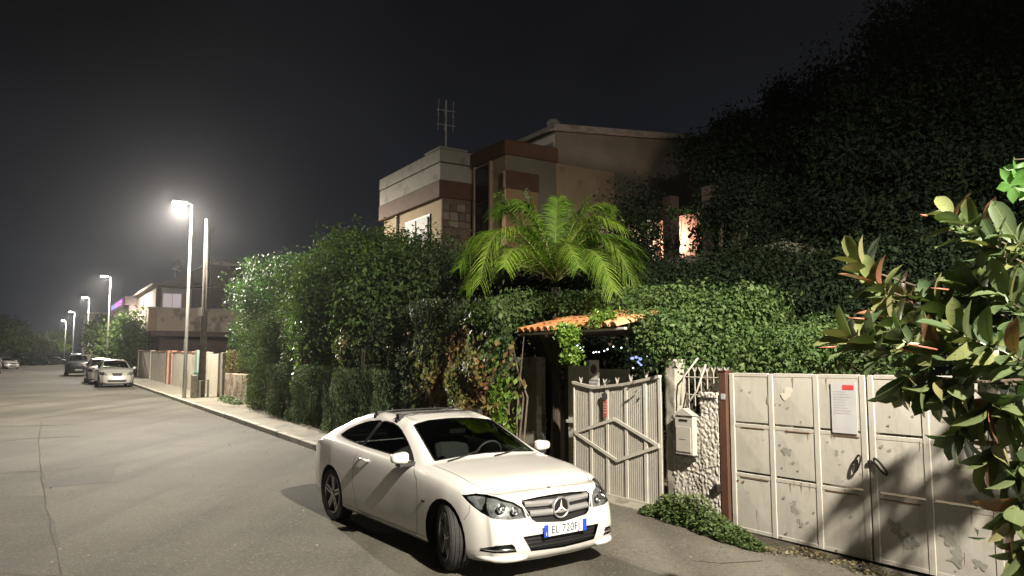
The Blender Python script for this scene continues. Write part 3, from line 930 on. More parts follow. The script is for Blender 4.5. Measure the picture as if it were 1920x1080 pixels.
# ================================================================== THE SETTING
def asphalt(name, dark, light, stain, pebble=.10, seed=0.0):
    m = bpy.data.materials.new(name); m.use_nodes = True; t = m.node_tree; b = t.nodes['Principled BSDF']
    b.inputs['Roughness'].default_value = .88; b.inputs['Specular IOR Level'].default_value = .3
    g = t.nodes.new('ShaderNodeNewGeometry')
    def noise(sc, det=4, ro=.6, off=0.0, vec=None):
        n = t.nodes.new('ShaderNodeTexNoise'); n.inputs['Scale'].default_value = sc; n.inputs['Detail'].default_value = det; n.inputs['Roughness'].default_value = ro
        mp = t.nodes.new('ShaderNodeMapping'); mp.inputs['Location'].default_value = (seed + off, off, 0)
        t.links.new(g.outputs['Position'], mp.inputs['Vector']); t.links.new(mp.outputs[0], n.inputs['Vector']); return n
    def rng_(n, a, b_, out='Fac'):
        r_ = t.nodes.new('ShaderNodeMapRange'); r_.inputs['From Min'].default_value = a; r_.inputs['From Max'].default_value = b_
        t.links.new(n.outputs[out], r_.inputs['Value']); return r_.outputs['Result']
    def mix(f, a, c, mode='MIX'):
        x = t.nodes.new('ShaderNodeMix'); x.data_type = 'RGBA'; x.blend_type = mode
        if hasattr(f, 'links') or not isinstance(f, float): t.links.new(f, x.inputs['Factor'])
        else: x.inputs['Factor'].default_value = f
        for k, v in (('A', a), ('B', c)):
            if isinstance(v, tuple): x.inputs[k].default_value = (*v, 1)
            else: t.links.new(v, x.inputs[k])
        return x.outputs['Result']
    col = mix(rng_(noise(.22, 3), .38, .62), dark, light)
    col = mix(rng_(noise(1.3, 6, .7, 7), .50, .70), col, stain)
    tr = t.nodes.new('ShaderNodeMapping'); tr.inputs['Rotation'].default_value = (0, 0, -math.atan2(AX, AY) * -1); tr.inputs['Scale'].default_value = (1.6, .12, 1)
    t.links.new(g.outputs['Position'], tr.inputs['Vector'])
    nw = t.nodes.new('ShaderNodeTexNoise'); nw.inputs['Scale'].default_value = .9; nw.inputs['Detail'].default_value = 3; t.links.new(tr.outputs[0], nw.inputs['Vector'])
    col = mix(rng_(nw, .45, .75), col, tuple(.80 * q for q in dark))
    v = t.nodes.new('ShaderNodeTexVoronoi'); v.inputs['Scale'].default_value = 42; t.links.new(g.outputs['Position'], v.inputs['Vector'])
    peb = rng_(v, .0, 1.0, 'Distance')
    sp2 = noise(30, 3, .8, 3)
    col = mix(rng_(sp2, .56, .68), col, tuple(min(1, 1.55 * q) for q in light))
    col = mix(rng_(noise(22, 2, .8, 11), .60, .70), col, tuple(.5 * q for q in dark))
    t.links.new(col, b.inputs['Base Color'])
    bp = t.nodes.new('ShaderNodeBump'); bp.inputs['Strength'].default_value = .9; bp.inputs['Distance'].default_value = .008
    t.links.new(noise(55, 6, .75, 5).outputs['Fac'], bp.inputs['Height']); t.links.new(bp.outputs['Normal'], b.inputs['Normal'])
    MATS[name] = m; return m
M_asph = asphalt('asphalt', (.070, .068, .054), (.126, .121, .098), (.094, .088, .067))
M_pave = mat('pavement_concrete', (.205, .185, .14), (.27, .245, .19), rough=.85, scale=2.0, bump=.5, bscale=50, c3=(.13, .12, .095), c3scale=1.2)
M_kerb = mat('kerb_stone', (.36, .335, .28), (.47, .44, .375), rough=.8, scale=5, bump=.6, bscale=40, c3=(.2, .185, .15), c3scale=2.5)
M_dirt = mat('dirt', (.10, .082, .055), (.17, .145, .10), rough=.95, scale=6, bump=1, bscale=60)
M_conc = mat('weathered_concrete', (.27, .255, .21), (.36, .34, .285), rough=.85, scale=3, bump=.5, bscale=60, c3=(.17, .16, .125), c3scale=3)
M_bark = mat('bark', (.075, .058, .04), (.13, .105, .075), rough=.9, scale=20, bump=1, bscale=40)

# one ground sheet to the horizon
ys = frange(-60, 65, 12.5) + frange(80, 140, 15) + [220, 400, 900]
vs = []; fs = []
for y in ys:
    for x in (-700, -200, -100, -50, 0, 60, 200, 700): vs.append((x, y, gz(x, y) - .05))
for i in range(len(ys) - 1):
    for j in range(7): fs.append((i * 8 + j, i * 8 + j + 1, (i + 1) * 8 + j + 1, (i + 1) * 8 + j))
me = bpy.data.meshes.new('ground'); me.from_pydata(vs, [], fs); me.update()
tag(mesh_obj('ground', me, None, M_dirt), kind='structure')

def road_h(s, n):
    return 0.0 if abs(n) < .01 else 0.010 * math.sin(s * .37 + n) * min(1, abs(n))
tag(sheet('road', M_asph, frange(-40, 170, 1.0), frange(-15, 0, 1.0), 0.0), kind='structure')
tag(sheet('driveway', asphalt('driveway_asphalt', (.100, .094, .077), (.160, .150, .124), (.175, .158, .122), seed=40.0), frange(-40, -3.0, 1.0), frange(0, 2.6, .52), 0.0), kind='structure')
tag(sheet('cross_street', M_asph, frange(100, 160, 5), frange(-70, -15, 5), 0.004), kind='structure')
pv = sheet('pavement', M_pave, frange(-3.0, 170, 1.0), frange(.15, 1.75, .4), .125)
tag(pv, kind='structure')
tag(sheet('garden_ground', M_dirt, frange(-40, 60, 2.0), frange(1.7, 26, 2.43), .0), kind='structure')
def soil_h(s_, n2): return .131
vs_ = []; so = MB(); ks = frange(-3, 12, .35)
for s_ in ks:
    n0_ = 1.05 + .22 * math.sin(s_ * 1.7) + .1 * math.sin(s_ * 5.1) + (0 if s_ < 7 else .15 * (s_ - 7) * .5)
    so.v += [tuple(S(s_, min(1.68, n0_), .1295)), tuple(S(s_, 1.72, .1295))]
for i in range(len(ks) - 1): so.f.append((2 * i, 2 * i + 1, 2 * i + 3, 2 * i + 2))
so.build('soil', mat('hedge_soil', (.05, .038, .025), (.09, .07, .045), rough=.98, scale=9, bump=1, bscale=50), pv)
# paving joints
jm = mat('joint_dirt', (.05, .045, .035), rough=.95)
for s_ in frange(-1, 40, 3.2):
    mb = MB(); k = [S(s_, .16, .129), S(s_ + .02, .16, .129), S(s_ + .02, 1.7, .129), S(s_, 1.7, .129)]
    mb.add(k, [(0, 1, 2, 3)]); o = mb.build('joint', jm, pv)
# kerb stones, one by one
kb = empty('kerb', S(-3, 0, 0)); kb['kind'] = 'structure'
kv = [MB().bbox(0, .15, .004, .992, -.1, .135, .012).mesh('kerb_stone_mesh_%d' % i) for i in range(1)]
kv[0].materials.append(M_kerb)
for i in range(0, 48):
    s_ = -3 + i
    o = bpy.data.objects.new('kerb_stone', kv[0]); COL.objects.link(o); o.parent = kb
    p = S(s_, 0, rnd.uniform(-.006, .006)) - S(-3, 0, 0)
    o.location = p; slope = math.atan(.018 * AY)
    o.rotation_euler = (slope, 0, ROTS + rnd.uniform(-.004, .004))
far = MB()
far.add([S(45, 0, .135), S(45, .15, .135), S(170, .15, .135), S(170, 0, .135), S(45, 0, -.02), S(170, 0, -.02)], [(0, 1, 2, 3), (0, 3, 5, 4)])
o = far.build('kerb_far', M_kerb); o['kind'] = 'structure'
# tar seams and patches on the road
seam = mat('tar_seam', (.078, .074, .060), (.100, .095, .078), rough=.98, scale=8, spec=.05)
def strip(pts, w, name='tar_seam', h=.004):
    mb = MB(); P_ = []
    for i in range(len(pts) - 1):
        k = max(1, int(math.dist(pts[i], pts[i + 1]) / .5))
        for j in range(k):
            t = j / k; P_.append((pts[i][0] * (1 - t) + pts[i + 1][0] * t, pts[i][1] * (1 - t) + pts[i + 1][1] * t))
    P_.append(pts[-1])
    for i, (s_, n_) in enumerate(P_):
        a = P_[max(0, i - 1)]; b = P_[min(len(P_) - 1, i + 1)]
        d = Vector((b[0] - a[0], b[1] - a[1])).normalized(); ww = w * rnd.uniform(.5, 1.3) / 2
        j = rnd.uniform(-.015, .015)
        mb.v += [tuple(S(s_ - d.y * (ww + j), n_ + d.x * (ww + j), h)), tuple(S(s_ + d.y * (ww - j), n_ - d.x * (ww - j), h))]
    for i in range(len(P_) - 1): mb.f.append((2 * i, 2 * i + 1, 2 * i + 3, 2 * i + 2))
    o = mb.build(name, seam); o['kind'] = 'structure'; return o
def gpx(px, py):
    d = (at(px, py, 1.0) - Vector((0, 0, CAM_H)))
    t = CAM_H / (.018 - d.z); return (d.x * t, t)
def sn_px(px, py): return to_sn(*gpx(px, py))
strip([sn_px(*p) for p in ((78, 790), (72, 830), (76, 880), (84, 940), (100, 1010), (118, 1078))], .016)
strip([sn_px(*p) for p in ((0, 828), (60, 822), (150, 818))], .04)
strip([sn_px(*p) for p in ((0, 886), (70, 884), (160, 878), (230, 868))], .03)
strip([sn_px(*p) for p in ((0, 800), (90, 798), (145, 796))], .05)
strip([sn_px(*p) for p in ((1300, 1052), (1350, 1056), (1430, 1052))], .02)

M_ptch = asphalt('asphalt_patch', (.072, .069, .057), (.115, .110, .092), (.09, .085, .068), seed=90.0)
def road_patch(quad):
    q = [sn_px(*p) for p in quad]; a, b_, c_, d_ = q; mb = MB(); k = 7
    for i in range(k + 1):
        for j in range(k + 1):
            u, v = i / k, j / k
            s_ = (a[0] * (1 - u) + b_[0] * u) * (1 - v) + (d_[0] * (1 - u) + c_[0] * u) * v
            n2 = (a[1] * (1 - u) + b_[1] * u) * (1 - v) + (d_[1] * (1 - u) + c_[1] * u) * v
            e_ = .05 if (i in (0, k) or j in (0, k)) else 0
            mb.v.append(tuple(S(s_ + rnd.uniform(-e_, e_), min(-.02, n2 + rnd.uniform(-e_, e_)), .003)))
    for i in range(k):
        for j in range(k): mb.f.append((i * (k + 1) + j, (i + 1) * (k + 1) + j, (i + 1) * (k + 1) + j + 1, i * (k + 1) + j + 1))
    o = mb.build('asphalt_patch', M_ptch); o['kind'] = 'structure'
road_patch(((-60, 832), (72, 826), (76, 884), (-60, 892)))
road_patch(((78, 872), (232, 864), (200, 905), (82, 915)))
road_patch(((-80, 930), (84, 930), (118, 1079), (-80, 1079)))
road_patch(((300, 790), (420, 800), (400, 822), (270, 808)))
# small stuff lying along the kerb
lit = mat('litter', (.5, .46, .38), (.25, .17, .09), rough=.8, scale=9)
n_ = 260
ss = rng.uniform(-6, 24, n_); nn_ = -np.abs(rng.normal(0, .22, n_)) - .03
P = np.array([tuple(S(a, b, .02)) for a, b in zip(ss, nn_)])
ex = np.array([tuple(S(a, b, .015)) for a, b in [(rnd.uniform(-14, -8), rnd.uniform(-1.5, 1.7)) for _ in range(70)] + [(rnd.uniform(-10, 15), rnd.uniform(-6, -.3)) for _ in range(60)]])
P = np.concatenate([P, ex]); N = unit(rng.normal(size=(len(P), 3)) * .3 + np.array([0, 0, 1]))
tag(mesh_obj('litter', leaf_mesh('litter', P, N, rng.uniform(.015, .045, len(P)), .7, None, lit)), 'dry leaves and scraps of litter scattered along the kerb', 'litter', kind='stuff')

class Fr:
    """a thing's frame over street coordinates: local x = n - n0, y = s - s0, z = Z - z0"""
    def __init__(s, name, s0, n0, z0, label, cat, group=None):
        x, y = SN(s0, n0); s.s0, s.n0, s.z0 = s0, n0, z0
        s.o = empty(name, (x, y, z0), ROTS, label, cat, group)
    def b(s, name, m, s0, s1, n0, n1, z0, z1, bev=0, parent=None):
        mb = MB(); a = (n0 - s.n0, n1 - s.n0, s0 - s.s0, s1 - s.s0, z0 - s.z0, z1 - s.z0)
        (mb.bbox(*a, bev) if bev else mb.box(*a))
        return mb.build(name, m, parent or s.o)
    def p(s, s_, n_, z_): return Vector((n_ - s.n0, s_ - s.s0, z_ - s.z0))

# ------------------------------------------------------------------ the villa behind the hedge
M_ochre = mat('ochre_plaster', (.43, .33, .21), (.50, .39, .255), rough=.9, scale=1.2, bump=.2, bscale=40, c3=(.33, .25, .165), c3scale=1.7)
M_brown = mat('brown_fascia', (.115, .062, .038), (.15, .083, .052), rough=.8, scale=3)
M_greyp = mat('grey_parapet', (.42, .405, .35), (.50, .48, .42), rough=.85, scale=1.5, bump=.2, c3=(.31, .295, .25), c3scale=2)
M_stone = [mat('cladding_stone_a', (.20, .145, .105), (.28, .21, .155), rough=.9, scale=5, bump=.6), mat('cladding_stone_b', (.29, .23, .18), (.36, .30, .24), rough=.9, scale=5, bump=.6), mat('cladding_stone_c', (.15, .105, .075), (.2, .15, .11), rough=.9, scale=5, bump=.6)]
M_oliv = mat('olive_plaster', (.22, .205, .15), (.28, .26, .20), rough=.95, scale=1.0, bump=.2)
M_wht = mat('white_plaster', (.62, .60, .55), (.7, .68, .62), rough=.85, scale=2)
M_frame = mat('dark_window_frame', (.03, .024, .02), rough=.5)
M_win = mat('night_window_glass', (.012, .013, .015), rough=.06)
M_shut = mat('white_shutter', (.25, .25, .24), (.31, .31, .30), rough=.6, scale=4)

V = Fr('villa', 3.2, 5.7, .35, 'two-storey ochre villa with brown fascias, grey parapet and stone cladding behind the tall hedge', 'house')
V.b('wall', M_ochre, 5.52, 10.25, 5.72, 11, .3, 7.40)
V.b('fascia', M_brown, 5.37, 10.42, 5.56, 11, 7.40, 7.97, .02)
V.b('parapet', M_greyp, 5.40, 10.40, 5.59, 11, 7.97, 8.52)
V.b('parapet_joint', M_frame, 5.46, 10.34, 5.65, 11, 8.52, 8.56)
V.b('parapet_coping', M_greyp, 5.38, 10.42, 5.57, 11, 8.56, 8.98, .02)
V.b('parapet_step', M_greyp, 5.36, 6.5, 5.55, 6.6, 8.985, 9.06, .02)
# window with two white shutters
wf = V.b('window', M_frame, 6.32, 8.28, 5.68, 5.71, 5.55, 7.02)
V.b('shutter', M_shut, 7.34, 8.20, 5.64, 5.675, 5.6, 6.95, .01, wf)
V.b('shutter', M_shut, 6.40, 7.26, 5.64, 5.675, 5.6, 6.95, .01, wf)
V.b('sill', M_greyp, 6.2, 8.4, 5.60, 5.72, 5.45, 5.55, 0, V.o)
V.b('downpipe', M_greyp, 8.95, 9.05, 5.64, 5.71, .4, 7.38)
# stone slabs on the end wall
st = V.b('stone_backing', M_stone[2], 5.44, 5.52, 5.70, 6.74, .3, 7.40)
zz = 3.2
while zz < 7.2:
    h_ = rnd.uniform(.22, .42); nn0 = 5.71
    while nn0 < 6.66:
        w_ = rnd.uniform(.2, .5); n1_ = min(6.70, nn0 + w_)
        if n1_ - nn0 > .08:
            o = V.b('stone', rnd.choice(M_stone), 5.40 - rnd.uniform(0, .03), 5.445, nn0 + .012, n1_ - .012, zz + .012, min(7.38, zz + h_ - .012), .02)
        nn0 = n1_ + .0
    zz += h_
# middle block
V.b('block_wall', M_ochre, 3.30, 5.40, 6.76, 11, .3, 8.45)
V.b('block_fascia', M_brown, 3.20, 5.38, 6.66, 8.66, 8.45, 8.92, .02)
V.b('block_end', M_oliv, 3.27, 3.30, 6.80, 8.62, 4.0, 8.45)
V.b('balcony_front', mat('light_ochre', (.38, .26, .13), (.44, .31, .17), rough=.9, scale=2), 3.02, 3.26, 6.60, 7.75, 4.9, 7.35, .01)
V.b('balcony_band', M_brown, 3.0, 3.27, 6.58, 7.78, 7.35, 7.9, .01)
tw = V.b('tall_window', M_frame, 4.18, 5.08, 6.70, 6.765, 6.0, 8.38)
for z0_ in (6.05, 6.65, 7.25, 7.82):
    V.b('pane', M_win, 4.26, 5.00, 6.685, 6.70, z0_, z0_ + .5, 0, tw)
V.b('window_reveal', M_ochre, 5.09, 5.16, 6.66, 6.76, 6.0, 8.44)
V.b('window_reveal', M_ochre, 4.08, 4.16, 6.66, 6.76, 6.0, 8.44)
# tall block with shed roof
mb = MB()
a = V.p(3.22, 8.6, 0); z0_ = -V.z0
def wedge(name, m, s0, s1, n0, n1, zb, zt0, zt1):
    p = lambda s_, n_, z_: tuple(V.p(s_, n_, z_))
    mb = MB().add([p(s0, n0, zb), p(s0, n1, zb), p(s1, n1, zb), p(s1, n0, zb), p(s0, n0, zt0), p(s0, n1, zt1), p(s1, n1, zt1), p(s1, n0, zt0)],
                  [(0, 3, 2, 1), (4, 5, 6, 7), (0, 1, 5, 4), (1, 2, 6, 5), (2, 3, 7, 6), (3, 0, 4, 7)])
    return mb.build(name, m, V.o, False, True)
wedge('tall_wall', M_oliv, 3.32, 9.5, 8.62, 17, .3, 9.485, 10.31)
wedge('gable', M_wht, 3.34, 9.0, 8.58, 8.62, 8.5, 9.40, 9.405)
p = lambda s_, n_, z_: tuple(V.p(s_, n_, z_))
MB().add([p(3.05, 8.40, 9.50), p(3.05, 17.3, 10.38), p(9.7, 17.3, 10.38), p(9.7, 8.40, 9.50), p(3.05, 8.40, 9.64), p(3.05, 17.3, 10.52), p(9.7, 17.3, 10.52), p(9.7, 8.40, 9.64)],
         [(0, 3, 2, 1), (4, 5, 6, 7), (0, 1, 5, 4), (1, 2, 6, 5), (2, 3, 7, 6), (3, 0, 4, 7)]).build('roof_slab', M_greyp, V.o, False, True)
# vent cowl and tv aerial
p_ = V.p(3.6, 8.75, 9.62)
MB().lathe([(.001, .0), (.08, .0), (.08, .14), (.2, .16), (.22, .24), (.16, .34), (.001, .38)], 16, 'z', p_).build('vent_cowl', M_wht, V.o, True, True)
ant = mat('aerial_metal', (.75, .75, .75), rough=.5, metal=.0)
mb = MB(); q = V.p(6.2, 6.2, 8.9)
mb.tube([q, q + Vector((0, 0, 2.0))], .025, 6)
for dz in (1.15, 1.65):
    mb.tube([q + Vector((-.35, 0, dz)), q + Vector((.35, 0, dz + .02))], .015, 5)
    for dx in (-.3, -.05, .25):
        mb.tube([q + Vector((dx, -.0, dz - .2)), q + Vector((dx + .03, 0, dz + .38))], .012, 4)
mb.build('aerial', ant, V.o)

# ------------------------------------------------------------------ lit terrace at the right end
T = Fr('terrace_wing', -3, 8, .3, 'terrace with a bright wall lamp on pink plaster, seen between dark trees', 'building')
M_darkb2 = mat('shaded_pillar', (.06, .04, .032), (.08, .055, .045), rough=.9, scale=3)  # shadow side of the pillars put into their colour
M_pink = mat('pink_plaster', (.42, .235, .165), (.50, .30, .21), rough=.9, scale=2.0)
T.b('base_wall', M_oliv, -5.0, 2.0, 9.0, 13.5, .2, 4.6)
T.b('terrace_slab', M_oliv, -5.2, 2.2, 8.7, 13.6, 4.60, 4.82, .02)
T.b('pink_wall', M_pink, -1.2, 1.25, 11.0, 11.3, 4.82, 6.5)
T.b('pillar', M_darkb2, -1.68, -1.36, 8.75, 9.05, 4.82, 6.5, .01)
T.b('pillar', M_darkb2, -3.1, -2.76, 8.75, 9.05, 4.82, 6.5, .01)
T.b('side_wall', M_oliv, 1.25, 1.45, 8.75, 11.3, 4.82, 6.5)
T.b('door', M_wht, .34, .80, 10.94, 10.998, 4.83, 5.9, .01)
lp = T.p(.50, 10.75, 5.72)
fx = MB().lathe([(.001, -.09), (.05, -.08), (.07, 0), (.05, .08), (.001, .09)], 12, 'z', lp).build('wall_lamp', emit('wall_lamp_glow', (1, .82, .72), 28), T.o, True)
li = bpy.data.lights.new('terrace_light', 'POINT'); li.energy = 150; li.color = (1, .72, .62); li.shadow_soft_size = .08
lo = bpy.data.objects.new('terrace_light', li); COL.objects.link(lo); lo.parent = fx; lo.location = lp + Vector((-.25, 0, 0))

# ------------------------------------------------------------------ second house down the street
H2 = Fr('corner_house', 48, 2.3, 1.1, 'low brown and cream two-storey house with terrace beyond the wooden pole', 'house')
M_cream = mat('cream_plaster', (.42, .36, .27), (.48, .415, .325), rough=.9, scale=1.0, c3=(.22, .19, .145), c3scale=1)
M_tan = mat('tan_plaster', (.33, .23, .16), (.38, .27, .19), rough=.9, scale=2)
M_darkb = mat('dark_brown_wall', (.07, .05, .04), (.10, .07, .055), rough=.9, scale=2)
H2.b('ground_wall', M_darkb, 48.6, 62, 3.2, 16, 1.1, 4.5)  # dark colour stands in for the shaded opening under the awning
H2.b('awning', M_darkb, 47.0, 48.6, 2.4, 9.6, 4.15, 4.55, .02)
H2.b('terrace_parapet', M_cream, 48.0, 62, 2.32, 16, 4.56, 6.30)
H2.b('parapet_corner', M_tan, 47.97, 48.4, 2.30, 2.9, 4.58, 6.28)
H2.b('coping', M_greyp, 47.9, 48.3, 2.2, 16, 6.30, 6.40)
H2.b('upper_wall', M_darkb, 49.2, 62, 2.9, 16, 6.3, 8.1)
H2.b('roof', M_darkb, 48.2, 62, 2.5, 10, 8.1, 8.3, .02)
w2 = H2.b('window', M_shut, 49.12, 49.2, 3.3, 5.5, 6.4, 8.0)
lit_w = emit('lit_curtain', (.95, .80, .82), .42)
for k in range(3):
    H2.b('pane', lit_w if k < 2 else M_tan, 49.06, 49.115, 3.42 + k * .68, 4.05 + k * .68, 6.45, 7.55, 0, w2)
# sloping roof and upper storey behind
mb = MB(); p = lambda s_, n_, z_: tuple(H2.p(s_, n_, z_))
mb.add([p(50, 3.0, 8.3), p(50, 16, 8.3), p(62, 16, 8.3), p(62, 3.0, 8.3), p(50, 7.0, 10.2), p(50, 16, 10.5), p(62, 16, 10.5), p(62, 7.0, 10.2)], [(0, 1, 5, 4), (1, 2, 6, 5), (2, 3, 7, 6), (3, 0, 4, 7), (4, 5, 6, 7)])
mb.build('upper_storey', mat('greybrown_wall', (.12, .105, .09), (.15, .13, .11), rough=.9, scale=1.5), H2.o, False, True)
H2.b('roof_edge', M_greyp, 49.7, 62, 6.9, 16.3, 10.2, 10.45, .02)
ac = H2.b('air_conditioner', M_shut, 48.9, 49.2, 7.8, 8.7, 6.75, 7.35, .03)
H2.b('fan_grille', M_frame, 48.87, 48.9, 7.88, 8.3, 6.82, 7.28, 0, ac)
H2.b('air_conditioner', mat('air_con_dark', (.12, .12, .12), rough=.6), 48.9, 49.2, 9.0, 10.2, 6.45, 7.1, .03)
mb = MB(); q = H2.p(50.5, 4.4, 8.3)
mb.tube([q, q + Vector((0, 0, 1.9))], .03, 6); mb.build('mast', ant, H2.o)
mb = MB().lathe([(.001, .0), (.2, .02), (.36, .08), (.42, .13)], 18, 'y').xf(lambda p_: Vector((p_.x, -p_.y, p_.z)) + q + Vector((0, -.1, 1.75)))
mb.build('satellite_dish', M_shut, H2.o, True)
mb = MB().tube([q + Vector((-.25, -.35, 1.35)), q + Vector((.35, -.3, 1.2))], .05, 5).build('aerial', ant, H2.o)
# lean-to canopy on the street side
mb = MB().add([p(50, 2.25, 4.6), p(50, .9, 4.15), p(58, .9, 4.15), p(58, 2.25, 4.6), p(50, 2.25, 4.68), p(50, .9, 4.23), p(58, .9, 4.23), p(58, 2.25, 4.68)], [(0, 3, 2, 1), (4, 5, 6, 7), (0, 1, 5, 4), (1, 2, 6, 5), (2, 3, 7, 6), (3, 0, 4, 7)])
mb.build('canopy', M_greyp, H2.o, False, True)
for n0_ in (4.8, 6.2):
    mb = MB().tube([p(47.2, n0_, 1.9), p(47.2, n0_, 3.95)], .05, 6); mb.build('awning_post', M_greyp, H2.o)
lean = MB().tube([S(15.5, 4.6, .1), S(17.5, 3.7, 3.9)], [.1, .08], 8).build('leaning_timber', M_bark)
tag(lean, 'thick old timber post leaning behind the crumbling wall', 'post')

# boundary wall of the second house
M_pl = mat('boundary_plaster', (.56, .515, .42), (.64, .59, .49), rough=.88, scale=1.2, bump=.3, bscale=30, c3=(.30, .255, .19), c3scale=.8, c3range=(.55, .75))
M_ter = mat('terracotta_paint', (.26, .13, .085), (.32, .175, .12), rough=.85, scale=4)
BW = Fr('boundary_wall', 17, 1.62, gz(0, 31), 'cream boundary wall with reddish piers along the far pavement', 'wall')
def bwz(s_): return gz(*SN(s_, 1.6))
for (s0_, s1_) in ((21.6, 31.0), (33.4, 40.0), (40.5, 46.8), (17.6, 20.8)):
    k = max(1, round((s1_ - s0_) / 3))
    for i in range(k):
        a0, a1 = s0_ + (s1_ - s0_) * i / k, s0_ + (s1_ - s0_) * (i + 1) / k
        z_ = bwz((a0 + a1) / 2)
        BW.b('plaster_panel', M_pl, a0 + .004, a1 - .004, 1.64, 1.84, z_ - .3, z_ + 1.93)
        if s0_ != 17.6: BW.b('coping', M_ter, a0 + .002, a1 - .002, 1.625, 1.88, z_ + 1.93, z_ + 2.0)
for s_ in (31.0, 32.6, 40.0, 46.8):
    z_ = bwz(s_)
    BW.b('pier', M_ter if s_ in (31.0, 32.6) else M_pl, s_ + .01, s_ + .5, 1.60, 1.9, z_ - .3, z_ + 2.05, .01)
BW.b('recess_door', M_tan, 31.5, 32.6, 1.7, 1.8, bwz(32) - .1, bwz(32) + 1.9)
for s_ in (17.0, 20.9):
    z_ = bwz(s_); BW.b('pier', M_conc, s_, s_ + .35, 1.52, 1.9, z_ - .3, z_ + 2.0, .01)
LW = Fr('crumbling_wall', 14, 1.6, bwz(14), 'low crumbling plaster wall with bare patches beside the hedge', 'wall')
M_old = mat('old_render', (.40, .345, .26), (.20, .135, .09), rough=.95, scale=1.6, bump=1, bscale=14, contrast=(.45, .58), dist=.03)
LW.b('wall', M_old, 13.0, 16.9, 1.60, 1.95, bwz(14) - .3, bwz(14) + 1.2, .03)

# tall narrow cabinet
gb = Fr('utility_cabinet', 21.3, 1.2, bwz(21.3), 'tall narrow cabinet, dark green below and pale with notices above, behind the wooden pole', 'cabinet')
gm = mat('cabinet_green', (.015, .10, .075), (.02, .13, .10), rough=.5, scale=4)
z_ = bwz(21.3) + .125
gb.b('lower_box', gm, 20.95, 21.55, 1.2, 1.58, z_, z_ + .95, .015)
gb.b('upper_box', mat('cabinet_pale_green', (.20, .33, .27), (.3, .4, .34), rough=.6, scale=5), 20.97, 21.53, 1.22, 1.58, z_ + .95, z_ + 1.95, .01)
for (a_, c_) in ((1.05, 1.3), (1.4, 1.55), (1.62, 1.8)):
    gb.b('notice', M_shut, 20.955, 20.968, 1.28, 1.52, z_ + a_, z_ + c_)

# wooden pole and the little concrete foot next to it
bz = S(18.2, .95, .125)
wp = empty('wooden_pole', bz, 0, 'weathered wooden utility pole on the pavement, right of the nearest lamp post', 'pole')
MB().tube([(0, 0, -.1), (.02, 0, 3), (-.04, 0, 7.55)], [.15, .125, .07], 10).build('shaft', mat('weathered_wood', (.075, .066, .054), (.12, .108, .09), rough=.9, scale=5, bump=.7, bscale=30), wp, True)
MB().bbox(-.2, .02, -.25, -.1, 3.4, 3.75, .02).build('junction_box', M_greyp, wp)
MB().tube([(.2, 0, 3.6), (.2, .1, 7.2)], .02, 5).build('cable', M_frame, wp)
sc_ = empty('concrete_stub', S(18.0, .65, .125), ROTS, 'short broken concrete post with a pipe at the foot of the wooden pole', 'post')
MB().bbox(-.14, .1, -.1, .1, 0, .95, .03).build('post', M_conc, sc_)
MB().tube([(.2, 0, .0), (.2, 0, .7), (.55, .1, .72), (.55, .1, 0)], .05, 6).build('pipe', M_greyp, sc_)

# ------------------------------------------------------------------ far end of the street
HT = Fr('hotel_block', 100, 5.4, gz(0, 104), 'pale floodlit block with violet neon sign above the far trees', 'building')
pale = mat('pale_block', (.55, .46, .42), (.6, .52, .47), rough=.9, scale=.5)
HT.b('walls', pale, 100.5, 123, 6.0, 18, 1.4, 10.0)
HT.b('sign_fascia', pale, 100, 123, 5.4, 18, 10.05, 11.2, .02)
MB().add([tuple(HT.p(102, 5.37, 10.15)), tuple(HT.p(121, 5.37, 10.15)), tuple(HT.p(121, 5.37, 11.1)), tuple(HT.p(102, 5.37, 11.1))], [(0, 1, 2, 3)]).build('sign_board', emit('sign_violet', (.24, .05, .38), .9), HT.o)
for k, (s0_, s1_) in enumerate(((103.5, 106), (106.8, 109.2), (110, 112.5), (113.2, 115.8), (116.5, 119))):
    HT.b('neon_panel', emit('neon_pink', (1, .25, 1), 1.5) if k < 3 else emit('neon_blue', (.25, .3, 1), 1.6), s0_, s1_, 5.30, 5.36, 10.3, 10.95)
li = bpy.data.lights.new('flood_light', 'POINT'); li.energy = 420; li.color = (1, .85, .78); li.shadow_soft_size = .2
lo = bpy.data.objects.new('flood_light', li); COL.objects.link(lo); lo.parent = HT.o; lo.location = HT.p(98.9, 7.2, 8.3)

def far_house(name, label, s0_, s1_, n0_, n1_, h_, m, wins=3, floors=2, lit=()):
    zb = gz(*SN(s0_, n0_))
    F = Fr(name, s0_, n0_, zb, label, 'house')
    F.b('walls', m, s0_, s1_, n0_, n1_, zb - .3, zb + h_)
    F.b('roof', M_greyp, s0_ - .3, s1_ + .3, n0_ - .3, n1_ + .3, zb + h_, zb + h_ + .25, .02)
    for fl in range(floors):
        for k in range(wins):
            w0 = n0_ + (n1_ - n0_) * (k + .25) / wins; w1 = n0_ + (n1_ - n0_) * (k + .75) / wins
            z0_ = zb + 1 + fl * 3
            f_ = F.b('window', M_frame, s0_ - .05, s0_, w0, w1, z0_, z0_ + 1.4)
            F.b('pane', emit('lit_window_warm', (1, .75, .5), 1.2) if (fl, k) in lit else M_win, s0_ - .08, s0_ - .052, w0 + .08, w1 - .08, z0_ + .08, z0_ + 1.32, 0, f_)
    return F
far_house('row_house', 'brownish three-storey house right of the farthest lamp posts', 128, 140, 2.6, 14, 8.5, mat('far_plaster', (.25, .2, .17), (.3, .24, .2), rough=.9), 3, 3, ((0, 0),))
far_house('low_shop', 'low pale shop lit up beyond the parked van', 96, 110, 2.2, 5.3, 3.6, pale, 2, 1, ((0, 0), (0, 1)))
